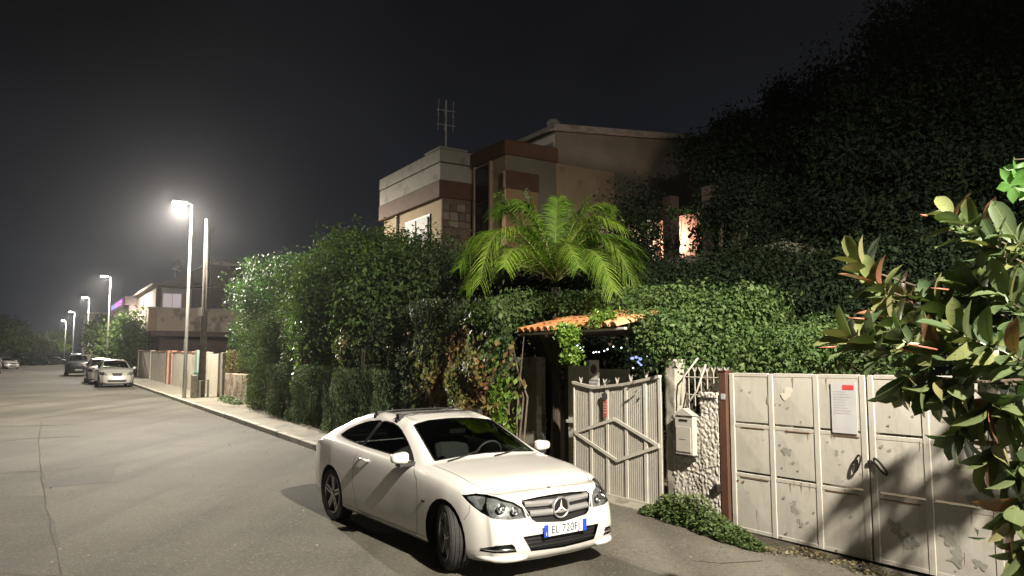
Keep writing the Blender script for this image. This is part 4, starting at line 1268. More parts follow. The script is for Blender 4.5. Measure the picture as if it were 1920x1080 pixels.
sg = Fr('shop_sign', 92, 1.2, gz(*SN(92, 1.2)), 'white glowing rounded shop sign on a post beyond the parked cars', 'sign')
sg.b('post', M_greyp, 91.95, 92.05, 1.9, 2.0, sg.z0, sg.z0 + 3.4)
sg.b('lit_panel', emit('sign_white', (1, .82, .86), 2.2), 91.9, 92.1, .6, 3.2, sg.z0 + 2.7, sg.z0 + 3.9, .05)
for i_, (x_, y_, h_) in enumerate(((-128, 158, 7.2), (-139, 172, 6.2))):
    t_ = empty('distant_lamp', (x_, y_, gz(x_, y_)), 0, ['small far street lamp above the dark trees, right of the two', 'small far street lamp above the dark trees, left of the two'][i_], 'street lamp', 'distant lamps past the junction')
    MB().tube([(0, 0, 0), (0, 0, h_ + 4)], .08, 5).build('pole', M_greyp, t_)
    MB().bbox(-.6, .6, -.3, .3, h_ + 4, h_ + 4.25, .05).build('lamp_head', emit('distant_lamp_glow', (.9, .95, 1), 8), t_)
yb = empty('floodlit_kiosk', (-112, 150, gz(0, 150)), 0, 'brightly lit green and white kiosk under a tree past the junction', 'kiosk')
MB().bbox(-3, 3, -1, 1, 0, 2.6, .1).build('walls', mat('kiosk_green', (.15, .25, .1), rough=.7), yb)
MB().bbox(-3.4, 3.4, -1.6, 1.4, 2.6, 2.9, .1).build('roof', M_shut, yb)
MB().bbox(-1.2, 1.6, -1.15, -1.02, 1.0, 2.3, .05).build('lit_panel', emit('kiosk_light', (.9, 1, .85), 3), yb)
for (dx, dz, w_) in ((-.6, 4.6, .5), (.4, 5.4, .6), (1.6, 3.9, .4)):
    MB().bbox(dx, dx + w_, -2.2, -2, dz, dz + .3, .05).build('flood_lamp', emit('flood_white', (.95, .95, 1), 9), yb)
MB().tube([(0.6, -1.8, 0), (.6, -1.8, 5.6)], .06, 5).build('mast', M_greyp, yb)
LAMP_SIGN = 1.0
# ================================================================== STREET LAMPS
M_pole = mat('galvanised_pole', (.36, .36, .34), (.44, .44, .42), rough=.45, metal=.5, scale=8)
def street_lamp(s_, n_, label, power, glow, H_=8.1, spread=160, light=True, arm=.16):
    base = S(s_, n_, .125)
    t = empty('street_lamp', base, ROTS, label, 'street lamp', 'street lamps in a row along the kerb')
    MB().tube([(0, 0, -.1), (0, 0, 1.2), (0, 0, H_)], [.085, .075, .042], 12).build('pole', M_pole, t, True)
    MB().tube([(0, 0, H_ - .03), (-.12, 0, H_ + .06), (-arm - .09, 0, H_ + .07)], .028, 8).build('arm', M_pole, t, True)
    hd = MB().bbox(-arm - .64, -arm, -.15, .15, H_ + .03, H_ + .11, .03).build('lamp_head', M_pole, t)
    MB().bbox(-arm - .59, -arm - .06, -.12, .12, H_ - .03, H_ + .028, .02).build('lens', emit('lamp_glow_%d' % glow, (1, .93, .78), glow), hd)
    if light:
        li = bpy.data.lights.new('lamp_light', 'POINT'); li.energy = power; li.color = (1, .90, .755)
        li.shadow_soft_size = .10
        # street optics: more candela towards the sides than straight down, almost none upwards
        li.use_nodes = True; t_ = li.node_tree; em = [q for q in t_.nodes if q.type == 'EMISSION'][0]
        c_ = t_.nodes.new('ShaderNodeTexCoord'); sp_ = t_.nodes.new('ShaderNodeSeparateXYZ')
        t_.links.new(c_.outputs['Normal'], sp_.inputs[0])
        rm = t_.nodes.new('ShaderNodeValToRGB'); rm.color_ramp.interpolation = 'LINEAR'
        ab = t_.nodes.new('ShaderNodeMapRange'); ab.inputs['From Min'].default_value = LAMP_SIGN * 1.0; ab.inputs['From Max'].default_value = LAMP_SIGN * -1.0
        t_.links.new(sp_.outputs['Z'], ab.inputs['Value']); t_.links.new(ab.outputs['Result'], rm.inputs['Fac'])
        els = rm.color_ramp.elements
        tab = [(0.0, .004), (.47, .022), (.52, .13), (.60, .42), (.66, .78), (.72, 1.0), (.80, .70), (.88, .42), (1.0, .30)]
        els[0].position, els[1].position = 0.0, 1.0
        while len(els) < len(tab): els.new(.5)
        for el, (p_, v_) in zip(els, tab): el.position = p_; el.color = (v_, v_, v_, 1)
        t_.links.new(rm.outputs['Color'], em.inputs['Strength'])
        lo = bpy.data.objects.new('lamp_light', li); COL.objects.link(lo); lo.parent = hd
        lo.location = (-arm - .32, 0, H_ - .16)
    return t
street_lamp(-18.8, .27, 'nearest street lamp, standing beside the camera and lighting the white car', 27500, 60, arm=1.6)
street_lamp(18.06, .27, 'tallest street lamp in view, left of the wooden pole', 33000, 160)
street_lamp(56.6, .27, 'second street lamp down the street, above the silver cars', 16000, 160)
street_lamp(84, .27, 'third street lamp down the street, beside the violet neon sign', 11000, 200)
street_lamp(118, .27, 'fourth street lamp down the street', 8000, 260)
street_lamp(150, .27, 'farthest street lamp of the row at the junction', 8000, 260)
street_lamp(-55.5, .27, 'added unseen street lamp behind the camera, fill light for the facades', 42000, 60)  # unseen lamp added as fill for surfaces facing the camera

# ================================================================== GARAGE GATE
M_gate = mat('gate_paint', (.46, .44, .39), (.52, .50, .445), rough=.6, scale=2.2, bump=.12, bscale=18, c3=(.38, .36, .31), c3scale=3.1, c3range=(.56, .7))
def streaks(m, amount=.35):
    t = m.node_tree; b = t.nodes['Principled BSDF']; src = b.inputs['Base Color'].links[0].from_socket
    g = t.nodes.new('ShaderNodeNewGeometry'); mp = t.nodes.new('ShaderNodeMapping'); mp.inputs['Scale'].default_value = (14, 14, 1.1)
    n = t.nodes.new('ShaderNodeTexNoise'); n.inputs['Scale'].default_value = 1.6; n.inputs['Detail'].default_value = 7; n.inputs['Roughness'].default_value = .7
    t.links.new(g.outputs['Position'], mp.inputs['Vector']); t.links.new(mp.outputs[0], n.inputs['Vector'])
    r_ = t.nodes.new('ShaderNodeMapRange'); r_.inputs['From Min'].default_value = .52; r_.inputs['From Max'].default_value = .74; r_.inputs['To Max'].default_value = amount
    t.links.new(n.outputs['Fac'], r_.inputs['Value'])
    x = t.nodes.new('ShaderNodeMix'); x.data_type = 'RGBA'; x.inputs['B'].default_value = (.22, .17, .115, 1)
    t.links.new(r_.outputs['Result'], x.inputs['Factor']); t.links.new(src, x.inputs['A']); t.links.new(x.outputs['Result'], b.inputs['Base Color'])
streaks(M_gate)
M_patch = mat('grey_primer_patch', (.24, .245, .21), (.34, .33, .28), rough=.7, scale=12)
M_rust = mat('rust', (.13, .065, .035), (.22, .12, .06), rough=.9, scale=25)
M_iron = mat('dark_iron', (.035, .03, .025), rough=.5, metal=.5)
g0 = S(-9.62, 2.05, 0)
GG = Fr('garage_gate', -9.62, 2.05, gz(*SN(-11.4, 2.05)), 'wide beige sheet-metal double gate with patched paint and a notice, right side of the picture', 'gate')
gzb = GG.z0
rows_ = [(.04, .66), (.70, 1.24), (1.28, 1.83)]
def colx(i): return -9.62 - .60 * i
def gate_frame():
    mb = MB()
    L = lambda s0_, s1_, n0_, n1_, z0_, z1_: mb.bbox(n0_ - 2.05, n1_ - 2.05, s0_ + 9.62, s1_ + 9.62, z0_, z1_, .004)
    return mb, L
for leaf, (c0_, c1_) in enumerate(((0, 3), (3, 7))):
    # the frame members of one leaf
    for i in range(c0_, c1_ + 1):
        off = .0 if i not in (3,) else (.045 if leaf == 0 else -.045)
        s_ = colx(i) + off - (0.02 if i == 0 else 0)
        GG.b('frame_upright', M_gate, s_ - .035, s_ + .035, 2.03, 2.075, gzb + .03, gzb + 1.88, .006)
    for z_ in (.03, .66, 1.24, 1.84):
        a_, b_ = colx(c1_) + (.08 if leaf == 0 else 0), colx(c0_) - (0 if leaf == 0 else .08)
        for i in range(c0_, c1_):
            GG.b('frame_rail', M_gate, colx(i + 1) + (.082 if (i + 1) == 3 and leaf == 0 else .037), colx(i) - (.082 if i == 3 else .037), 2.035, 2.07, gzb + z_, gzb + z_ + .045, .005)
    for i in range(c0_, c1_):
        for (z0_, z1_) in rows_:
            mb = MB()
            # each sheet with a shallow pressed diamond
            s0_, s1_ = colx(i + 1) + .037, colx(i) - .037
            if i + 1 == 3 and leaf == 0: s0_ += .045
            if i == 3: s1_ -= .045
            cx, cz = (s0_ + s1_) / 2, (z0_ + z1_) / 2 + .02
            x = 2.040 + rnd.uniform(-.002, .002)
            q = [GG.p(s0_, x, gzb + z0_ + .03), GG.p(s1_, x, gzb + z0_ + .03), GG.p(s1_, x, gzb + z1_ + .02), GG.p(s0_, x, gzb + z1_ + .02), GG.p(cx, x - .008, gzb + cz)]
            mb.add(q, [(0, 1, 4), (1, 2, 4), (2, 3, 4), (3, 0, 4)])
            mb.build('sheet_panel', M_gate, GG.o)
def blob(s_, z_, r_, n_=10, asp=1.0, depth=2.034):
    pts = []
    for k in range(n_):
        a = 2 * math.pi * k / n_
        rr = r_ * .8 * (.72 + .25 * math.sin(2 * a + r_ * 90) + .16 * math.sin(5 * a + r_ * 300) + rnd.uniform(-.14, .14))
        pts.append(tuple(GG.p(s_ + rr * math.cos(a) * asp, depth, gzb + z_ + rr * math.sin(a))))
    c_ = tuple(GG.p(s_, depth, gzb + z_))
    return [c_] + pts
def blobs(lst, m, name):
    for (s_, z_, r_) in lst:
        p_ = blob(s_, z_, r_, 30, 1.0, 2.0315)
        k = len(p_) - 1
        MB().add(p_, [(0, 1 + i, 1 + (i + 1) % k) for i in range(k)]).build(name, m, GG.o)
blobs([(-10.42, 1.02, .085), (-10.50, .90, .03), (-11.05, 1.06, .05), (-10.5, .38, .075), (-10.58, .24, .04), (-10.36, .5, .03), (-10.66, .28, .03),
       (-11.18, .42, .035), (-11.7, .38, .14), (-11.82, .28, .10), (-12.18, .42, .13), (-12.25, .25, .12), (-12.45, .22, .08), (-12.42, .78, .08), (-12.12, .95, .05),
       (-9.8, 1.68, .02), (-9.92, 1.66, .025), (-10.45, 1.50, .03), (-10.1, 1.12, .012), (-12.9, .5, .1), (-13.0, 1.0, .08), (-12.3, 1.05, .03), (-10.35, .83, .02), (-10.56, .82, .018)], M_patch, 'paint_patch')
blobs([(rnd.uniform(-13.0, -9.75), rnd.choice((rnd.uniform(.1, .6), rnd.uniform(.75, 1.2), rnd.uniform(1.3, 1.75))), rnd.choice((.012, .015, .02, .03, .05))) for _ in range(46)], M_patch, 'paint_patch')
blobs([(-9.78, .60, .03), (-9.70, .605, .025), (-10.3, .055, .02), (-11.0, .05, .02)], M_rust, 'rust_patch')
for i in range(6):
    a1, a0 = colx(i) - .05, colx(i + 1) + .05
    for z_ in (.70, 1.285):
        if rnd.random() < .75:
            w_ = rnd.uniform(.3, .5)
            GG.b('rust_seam', M_rust, a0 + rnd.uniform(0, .1), a0 + rnd.uniform(.1, .12) + w_ * .8, 2.030, 2.0345, gzb + z_ - .046, gzb + z_ - .038)
for _ in range(34):
    s_ = rnd.uniform(-13.1, -9.7); z_ = rnd.choice((.68, 1.26, 1.84, .70, .30)); L_ = rnd.uniform(.04, .16); w_ = rnd.uniform(.004, .010)
    MB().add([GG.p(s_ - w_, 2.0318, gzb + z_), GG.p(s_ + w_, 2.0318, gzb + z_), GG.p(s_ + .001, 2.0318, gzb + z_ - L_)], [(0, 1, 2)]).build('rust_run', mat('rust_stain', (.27, .19, .12), (.34, .26, .18), rough=.9, scale=30), GG.o)
# paper notice, stickers
paper = mat('paper_notice', (.46, .46, .47), (.52, .52, .53), rough=.7, scale=5)
nb = GG.b('notice', paper, -11.315, -11.02, 2.020, 2.0245, gzb + 1.275, gzb + 1.80)
GG.b('red_heading', mat('print_red', (.55, .06, .06), rough=.6), -11.29, -11.16, 2.0175, 2.0195, gzb + 1.725, gzb + 1.775, 0, nb)
greyp = mat('print_grey', (.33, .33, .35), rough=.6)
for k in range(9):
    z_ = 1.70 - k * .028
    GG.b('printed_line', greyp, -11.12 - rnd.uniform(.06, .14), -11.045, 2.0185, 2.0195, gzb + z_, gzb + z_ + .006, 0, nb)
mb = MB(); p_ = blob(-10.44, 1.66, .11, 14, 1.2, 2.0285); mb.add(p_, [(0, 1 + i, 1 + (i + 1) % 14) for i in range(14)]); mb.build('torn_sticker', mat('torn_paper', (.66, .63, .54), (.58, .54, .45), rough=.8, scale=20), GG.o)
# two looped handles
for (s_, lean_) in ((-11.30, .045), (-11.56, -.085)):
    c_ = GG.p(s_, 2.0, gzb + .98)
    pts = []
    for k in range(21):
        a = 2 * math.pi * k / 20
        u_, v_ = .032 * math.cos(a), .095 * math.sin(a)
        pts.append(c_ + Vector((0, u_ + v_ * math.sin(-lean_ * 8) , v_ * math.cos(lean_ * 8))))
    MB().tube(pts, .011, 6).build('handle', M_iron, GG.o, True)
GG.b('lock', M_iron, -11.46, -11.42, 2.0, 2.03, gzb + .99, gzb + 1.03, .005)
# the brown post that carries it
bp = Fr('gate_post', -9.5, 2.05, gz(*SN(-9.5, 2.05)), 'brown painted steel post between the rough wall and the beige gate', 'post')
M_red = mat('red_oxide_paint', (.075, .034, .022), (.10, .046, .029), rough=.6, scale=6, bump=.2)
bp.b('post', M_red, -9.58, -9.46, 2.00, 2.12, bp.z0 - .1, bp.z0 + 1.87, .006)
bp.b('cap', M_red, -9.59, -9.45, 1.99, 2.13, bp.z0 + 1.87, bp.z0 + 1.885, .003)
bp.b('hinge', M_iron, -9.46, -9.38, 1.95, 2.02, bp.z0 + .40, bp.z0 + .50, .01)
bp.b('plate', mat('grey_plate', (.4, .42, .45), rough=.4), -9.57, -9.50, 1.992, 1.999, bp.z0 + 1.53, bp.z0 + 1.60, .003)

# ================================================================== ROUGH WALL, PIER, LETTER BOX
M_rc = mat('roughcast', (.46, .435, .385), (.54, .51, .455), rough=.95, scale=9, bump=.6, bscale=60, c3=(.30, .275, .22), c3scale=3)
from mathutils import noise as mnoise
def rough_block(name, F, s0_, s1_, n0_, n1_, z0_, z1_, m, amp=.013, st=.012, freq=27, parent=None):
    """a box whose skin is thrown plaster: finely gridded and pushed out by noise"""
    bm_ = bmesh.new()
    a = F.p(s0_, n0_, z0_); b = F.p(s1_, n1_, z1_)
    def face(o_, u_, v_):
        nu, nv = max(1, int(u_.length / st)), max(1, int(v_.length / st))
        g = [[bm_.verts.new(o_ + u_ * (i / nu) + v_ * (j / nv)) for j in range(nv + 1)] for i in range(nu + 1)]
        for i in range(nu):
            for j in range(nv): bm_.faces.new((g[i][j], g[i + 1][j], g[i + 1][j + 1], g[i][j + 1]))
    dx, dy, dz = Vector((b.x - a.x, 0, 0)), Vector((0, b.y - a.y, 0)), Vector((0, 0, b.z - a.z))
    face(a, dy, dz); face(a, dz, dx); face(a + dz, dy, dx); face(a + dx, dz, dy); face(a + dy, dx, dz)
    bmesh.ops.remove_doubles(bm_, verts=bm_.verts[:], dist=.0005)
    bmesh.ops.recalc_face_normals(bm_, faces=bm_.faces[:])
    bm_.normal_update()
    for v in bm_.verts:
        p = v.co * freq
        k = mnoise.turbulence(p, 3, False) * 1.2 + max(0, mnoise.noise(p * 1.3 + Vector((9, 3, 1)))) * 1.0
        v.co += v.normal * (k - .5) * amp
    me = bpy.data.meshes.new(name); bm_.to_mesh(me); bm_.free()
    return mesh_obj(name, me, parent or F.o, m, True)
zr = gz(*SN(-9, 2.0))
RW = Fr('roughcast_wall', -9.1, 2.05, zr, 'white roughcast wall with a letter box, between the slatted gate and the brown post', 'wall')
rough_block('wall_right', RW, -9.44, -9.14, 2.0, 2.35, zr - .15, zr + 1.54, M_rc)
rough_block('wall_left', RW, -9.14, -8.645, 2.005, 2.35, zr - .15, zr + 1.30, M_rc)
rough_block('coping', RW, -9.45, -9.13, 1.97, 2.38, zr + 1.54, zr + 1.60, M_rc, .012)
GP = Fr('gate_pier', -8.6, 2.05, zr, 'tall plastered pier with vine on top, right of the slatted gate', 'pier')
rough_block('pier', GP, -8.70, -8.50, 2.01, 2.20, zr - .1, zr + 2.02, M_conc, .012, .03, 6)
# letter box
lb = Fr('letter_box', -8.95, 1.9, zr + .84, 'beige metal letter box with pitched top fixed to the roughcast wall', 'letter box')
M_lb = mat('letter_box_paint', (.40, .385, .34), (.46, .44, .39), rough=.5, scale=8)
lb.b('box', M_lb, -9.10, -8.78, 1.91, 1.99, zr + .80, zr + 1.30, .01)
mb = MB(); q = lambda s_, n_, z_: tuple(lb.p(s_, n_, z_))
mb.add([q(-9.12, 1.895, zr + 1.30), q(-8.76, 1.895, zr + 1.30), q(-8.94, 1.895, zr + 1.39), q(-9.12, 2.0, zr + 1.30), q(-8.76, 2.0, zr + 1.30), q(-8.94, 2.0, zr + 1.39)], [(0, 1, 2), (3, 5, 4), (0, 2, 5, 3), (1, 4, 5, 2), (0, 3, 4, 1)])
mb.build('lid', M_lb, lb.o, False, True)
lb.b('slot', M_iron, -9.01, -8.86, 1.905, 1.909, zr + 1.225, zr + 1.25)
lb.b('door_panel', M_lb, -9.07, -8.81, 1.898, 1.909, zr + .84, zr + 1.16, .006)
lb.b('name_strip', mat('print_grey', (0, 0, 0)), -8.99, -8.88, 1.893, 1.897, zr + 1.0, zr + 1.012)
lb.b('lower_edge', M_iron, -9.11, -8.77, 1.90, 1.99, zr + .785, zr + .80)
# railing behind the wall
M_rail = mat('pale_iron_paint', (.36, .345, .30), (.42, .40, .35), rough=.5, scale=8)
rl = Fr('wall_railing', -9.0, 2.2, zr, 'pale wrought iron railing with crown spikes above the roughcast wall', 'railing')
for z_ in (1.55, 1.78):
    MB().tube([rl.p(-8.68, 2.22, zr + z_), rl.p(-9.44, 2.22, zr + z_)], .009, 5).build('rail', M_rail, rl.o)
def crown(o_, parent, m, h=.075, name='crown_spike'):
    mb = MB(); o_ = Vector(o_)
    for (dy, w_) in ((-.035, 1), (-.014, .8), (.014, .8), (.035, 1)):
        mb.tube([o_, o_ + Vector((0, dy * .7, h * .5)), o_ + Vector((0, dy * 1.2, h * (1.05 if w_ == 1 else .9)))], [.006, .005, .003], 4)
    return mb.build(name, m, parent)
for k, s_ in enumerate(frange(-8.74, -9.40, .11)):
    p0 = rl.p(s_, 2.22, zr + 1.28); p1 = rl.p(s_, 2.22, zr + 1.84)
    MB().tube([p0, p1], .007, 5).build('bar', M_rail, rl.o)
    crown(p1, rl.o, M_rail)
for (a_, b_, c_) in (((-8.82, 1.42), (-8.90, 1.80), (-9.13, 2.03)), ((-8.90, 1.38), (-9.12, 1.62), (-9.26, 1.95))):
    MB().tube([rl.p(a_[0], 1.98, zr + a_[1]), rl.p((a_[0] * .4 + b_[0] * .6), 1.97, zr + (a_[1] * .4 + b_[1] * .6)), rl.p(b_[0], 1.98, zr + b_[1]), rl.p(c_[0], 2.0, zr + c_[1])], .013, 6).build('brace', M_rail, rl.o, True)

# ================================================================== SLATTED GATE
M_sg = mat('slat_gate_paint', (.42, .40, .35), (.48, .455, .40), rough=.55, scale=4, bump=.1)
M_sgd = mat('slat_gate_sheet', (.17, .16, .138), (.22, .21, .18), rough=.7, scale=4)
z2 = gz(*SN(-7.5, 1.95))
M_sgu = mat('slat_gate_frame_paint', (.54, .51, .45), (.60, .57, .505), rough=.6, scale=4)
SG = Fr('slatted_gate', -7.5, 1.95, z2, 'pale gate of thin upright bars with a diamond frame and crown spikes', 'gate')
def topz(s_):
    pts = [(-8.63, 1.80), (-7.76, 1.655), (-7.05, 1.585), (-6.51, 1.655)]
    return float(np.interp(s_, [a for a, b in pts], [b for a, b in pts]))
GL, GR = -6.52, -8.47
SG.b('backing_sheet', M_sgd, GR, GL, 1.985, 1.99, z2 + .06, z2 + 1.56)
n_b = 46
for i in range(n_b):
    s_ = GL + (GR - GL) * (i + .5) / n_b
    me_h = topz(s_) - .03
    SG.b('bar', M_sg, s_ - .013, s_ + .013, 1.969, 1.979, z2 + .07, z2 + me_h)
for s_ in (GL - .02, -6.96, -7.34, -7.76, -8.16, GR + .02):
    SG.b('upright', M_sgu, s_ - (.034 if s_ not in (GL - .02,) else .02), s_ + (.03 if s_ not in (GL - .02,) else .02), 1.955, 1.966, z2 + .05, z2 + topz(s_) - .004, .003)
# sloping top rail and bottom rail
for (a_, b_) in ((GL, -7.05), (-7.05, -7.76), (-7.76, GR)):
    q = [SG.p(a_, 1.93, z2 + topz(a_) - .03), SG.p(b_, 1.93, z2 + topz(b_) - .03), SG.p(b_, 1.93, z2 + topz(b_) + .01), SG.p(a_, 1.93, z2 + topz(a_) + .01)]
    MB().add(q + [p + Vector((.06, 0, 0)) for p in q], [(0, 1, 2, 3), (7, 6, 5, 4), (0, 4, 5, 1), (3, 2, 6, 7), (1, 5, 6, 2), (0, 3, 7, 4)]).build('top_rail', M_sg, SG.o, False, True)
SG.b('bottom_rail', M_sg, GR, GL, 1.94, 2.0, z2 + .03, z2 + .068, .004)
dia = [(-6.56, .88), (-7.52, 1.14), (-8.44, .84), (-7.56, .56)]
for i in range(4):
    a_, b_ = dia[i], dia[(i + 1) % 4]
    d = Vector((b_[0] - a_[0], b_[1] - a_[1])).normalized() * .0; nrm = Vector((-(b_[1] - a_[1]), b_[0] - a_[0])).normalized() * .022
    x0 = 1.939 + (.003 if i % 2 else 0)
    q = [SG.p(a_[0] + nrm.x, x0, z2 + a_[1] + nrm.y), SG.p(b_[0] + nrm.x, x0, z2 + b_[1] + nrm.y), SG.p(b_[0] - nrm.x, x0, z2 + b_[1] - nrm.y), SG.p(a_[0] - nrm.x, x0, z2 + a_[1] - nrm.y)]
    MB().add(q + [p + Vector((.018, 0, 0)) for p in q], [(0, 1, 2, 3), (7, 6, 5, 4), (0, 4, 5, 1), (3, 2, 6, 7), (1, 5, 6, 2), (0, 3, 7, 4)]).build('diamond_bar', M_sgu, SG.o, False, True)
for s_ in (-6.72, -7.30, -7.58, -7.88, -8.20):
    crown(SG.p(s_, 1.96, z2 + topz(s_)), SG.o, M_sg, .10)
# small oval sign on the gate
sgn = empty('gate_notice', SG.o.location + Matrix.Rotation(ROTS, 3, 'Z') @ SG.p(-7.34, 1.925, z2 + 1.36), ROTS, 'small red and dark no-parking notice hung on the slatted gate', 'sign')
MB().bbox(-.004, .004, -.045, .045, -.20, .05, .003).build('plate', mat('faded_red', (.38, .09, .08), (.45, .13, .11), rough=.6, scale=20), sgn)
MB().lathe([(.001, -.012), (.06, -.012), (.06, .0)], 20, 'x', (0, 0, .10)).build('disc', mat('dark_sign_face', (.07, .06, .06), rough=.6), sgn)
for k in range(4): MB().box(-.0055, -.0042, -.035, .035, -.02 - k * .04, -.008 - k * .04).build('print_line', mat('print_pale', (.55, .45, .42), rough=.6), sgn)
# no-parking plate behind the gate
npx = Fr('no_parking_sign', -6.74, 2.2, z2 + 1.3, 'white rectangular no-parking plate standing above the slatted gate', 'sign')
npx.b('post', M_sg, -6.76, -6.73, 2.21, 2.24, z2 + .1, z2 + 1.9)
M_pla = mat('white_plate', (.60, .58, .53), rough=.5)
npx.b('plate', M_pla, -6.87, -6.62, 2.19, 2.202, z2 + 1.58, z2 + 1.99, .004)
MB().lathe([(.001, -.004), (.075, -.004), (.075, 0)], 24, 'x', npx.p(-6.745, 2.188, z2 + 1.85)).build('ring', mat('dull_red', (.25, .05, .05), rough=.6), npx.o)
MB().lathe([(.001, -.006), (.052, -.006), (.052, 0)], 24, 'x', npx.p(-6.745, 2.187, z2 + 1.85)).build('disc', mat('dull_blue', (.06, .07, .12), rough=.6), npx.o)
o = MB().box(-.0, .003, -.062, .062, -.009, .009).build('slash', mat('dull_red', (0, 0, 0)), npx.o)
o.location = npx.p(-6.745, 2.176, z2 + 1.85); o.rotation_euler = (R(45), 0, 0)
for k in range(2): npx.b('print_line', mat('print_grey', (0, 0, 0)), -6.84, -6.65, 2.186, 2.189, z2 + 1.62 + k * .05, z2 + 1.64 + k * .05)
# sill in front of the gate
tag(Fr('gate_sill', -7.5, 1.8, z2, None, None).b('sill', M_conc, -8.6, -6.2, 1.66, 2.05, z2 - .1, z2 + .035, .01), kind='structure')
bpy.data.objects['gate_sill']['kind'] = 'structure'
# shaded side panel behind the left end of the gate
DP = Fr('side_panel', -6.2, 2.5, z2, 'grey-green sheet panel in shade, left of the slatted gate', 'fence')
M_dp = mat('greygreen_sheet', (.46, .46, .39), (.55, .55, .47), rough=.6, scale=2, c3=(.62, .62, .53), c3scale=6, c3range=(.6, .7))  # paler spots in the colour stand in for lamp light on the sheet
DP.b('sheet', M_dp, -7.2, -6.30, 2.50, 2.53, z2 + .02, z2 + 1.85, .004)
DP.b('sheet', M_dp, -6.28, -5.62, 2.52, 2.55, z2 + .02, z2 + 1.9, .004)
DP.b('rail', M_dp, -7.2, -5.62, 2.47, 2.50, z2 + .95, z2 + 1.0, .004)
for s_ in (-5.75, -6.15, -6.6): crown(DP.p(s_, 2.52, z2 + 1.9), DP.o, M_dp, .10)

# ================================================================== TILED PORCH ROOF
PR = Fr('porch_roof', -6.5, 1.7, z2, 'small porch roof of orange clay tiles half hidden by climbing leaves', 'porch')
M_tile = [mat('clay_tile_%d' % k, c1, c2, rough=.85, scale=14, bump=.4) for k, (c1, c2) in enumerate((((.50, .20, .075), (.60, .27, .11)), ((.44, .165, .06), (.54, .23, .09)), ((.56, .26, .12), (.63, .33, .17))))]
zt = z2 + 2.42
s_l, s_r = -5.45, -8.10
PR.b('eave_beam', mat('pale_beam', (.42, .40, .35), rough=.7), s_r, s_l, 1.66, 1.72, zt - .02, zt + .015, .006)
PR.b('rear_beam', M_bark, s_r, s_l, 2.82, 2.92, zt - .03, zt + .034, .003)
PR.b('boarding', M_darkb, s_r, s_l, 1.73, 2.8, zt + .002, zt + .012)
PR.b('post', M_darkb, -5.30, -5.18, 2.76, 2.84, z2 - .1, zt + .018, .01)
PR.b('post', M_darkb, -8.10, -7.98, 2.76, 2.84, z2 - .1, zt + .018, .01)
def tile_mesh(m):
    mb = MB(); seg = 6
    for (y, r_, ) in ((0, .085), (.42, .07)):
        for j in range(seg + 1):
            a = math.pi * j / seg
            mb.v.append((y, math.cos(a) * r_, math.sin(a) * r_ * .9))
        for j in range(seg + 1):
            a = math.pi * j / seg
            mb.v.append((y, math.cos(a) * (r_ - .014), math.sin(a) * (r_ - .014) * .9))
    k = seg + 1
    for j in range(seg):
        mb.f.append((j, j + 1, 2 * k + j + 1, 2 * k + j)); mb.f.append((k + j + 1, k + j, 3 * k + j, 3 * k + j + 1)); mb.f.append((j + 1, j, k + j, k + j + 1))
    me = mb.mesh('roof_tile'); me.materials.append(m); me.polygons.foreach_set('use_smooth', [True] * len(me.polygons)); return me
tms = [tile_mesh(m) for m in M_tile]
for r_ in range(3):
    for c_ in range(14):
        s_ = s_l - .10 - c_ * .183 + rnd.uniform(-.008, .008)
        p = PR.p(s_, 1.60 + r_ * .36, zt + .030 + r_ * .085)
        same('roof_tile', rnd.choice(tms), PR.o, Matrix.Translation(p) @ Matrix.Rotation(R(-13 + rnd.uniform(-2, 2)), 4, 'Y') @ Matrix.Rotation(R(rnd.uniform(-3, 3)), 4, 'Z'))

# little lights inside the porch
SL = empty('string_lights', at(1110, 655, 13.6), 0, 'string of tiny white lights in the dark yard beyond the porch', 'string lights')
wire = []
for k, (px, py) in enumerate(((1083, 648), (1088, 652), (1092, 657), (1113, 661), (1118, 660), (1123, 660), (1133, 658), (1139, 655), (1040, 674), (1187, 690), (1214, 668), (1150, 650), (1165, 652))):
    p = at(px, py, 13.6 + .1 * (k % 3)) - SL.location
    wire.append(p)
    MB().sphere(p, .013, seg=6, rings=4).build('bulb', emit('fairy_light', (.85, .93, 1), 7), SL)
MB().tube(wire[:8], .004, 4).build('wire', M_frame, SL)
BL = empty('star_lantern', at(1196, 676, 14.0), 0, 'pale blue glowing lantern hanging in the yard beyond the porch', 'lantern')
mb = MB()
for (dx, dz, r_) in ((-.10, .04, .05), (-.03, .06, .045), (.04, .03, .05), (.0, -.02, .04), (.06, -.08, .035), (.03, -.05, .03)):
    mb.sphere((dx, rnd.uniform(-.04, .04), dz), r_ * .8, .9, .6, .7, 8, 6)
mb.build('glow_shade', emit('blue_glow', (.42, .50, 1), 1.3), BL, True)
MB().tube([(0, 0, .08), (0, 0, 1.0)], .004, 4).build('cord', M_frame, BL)

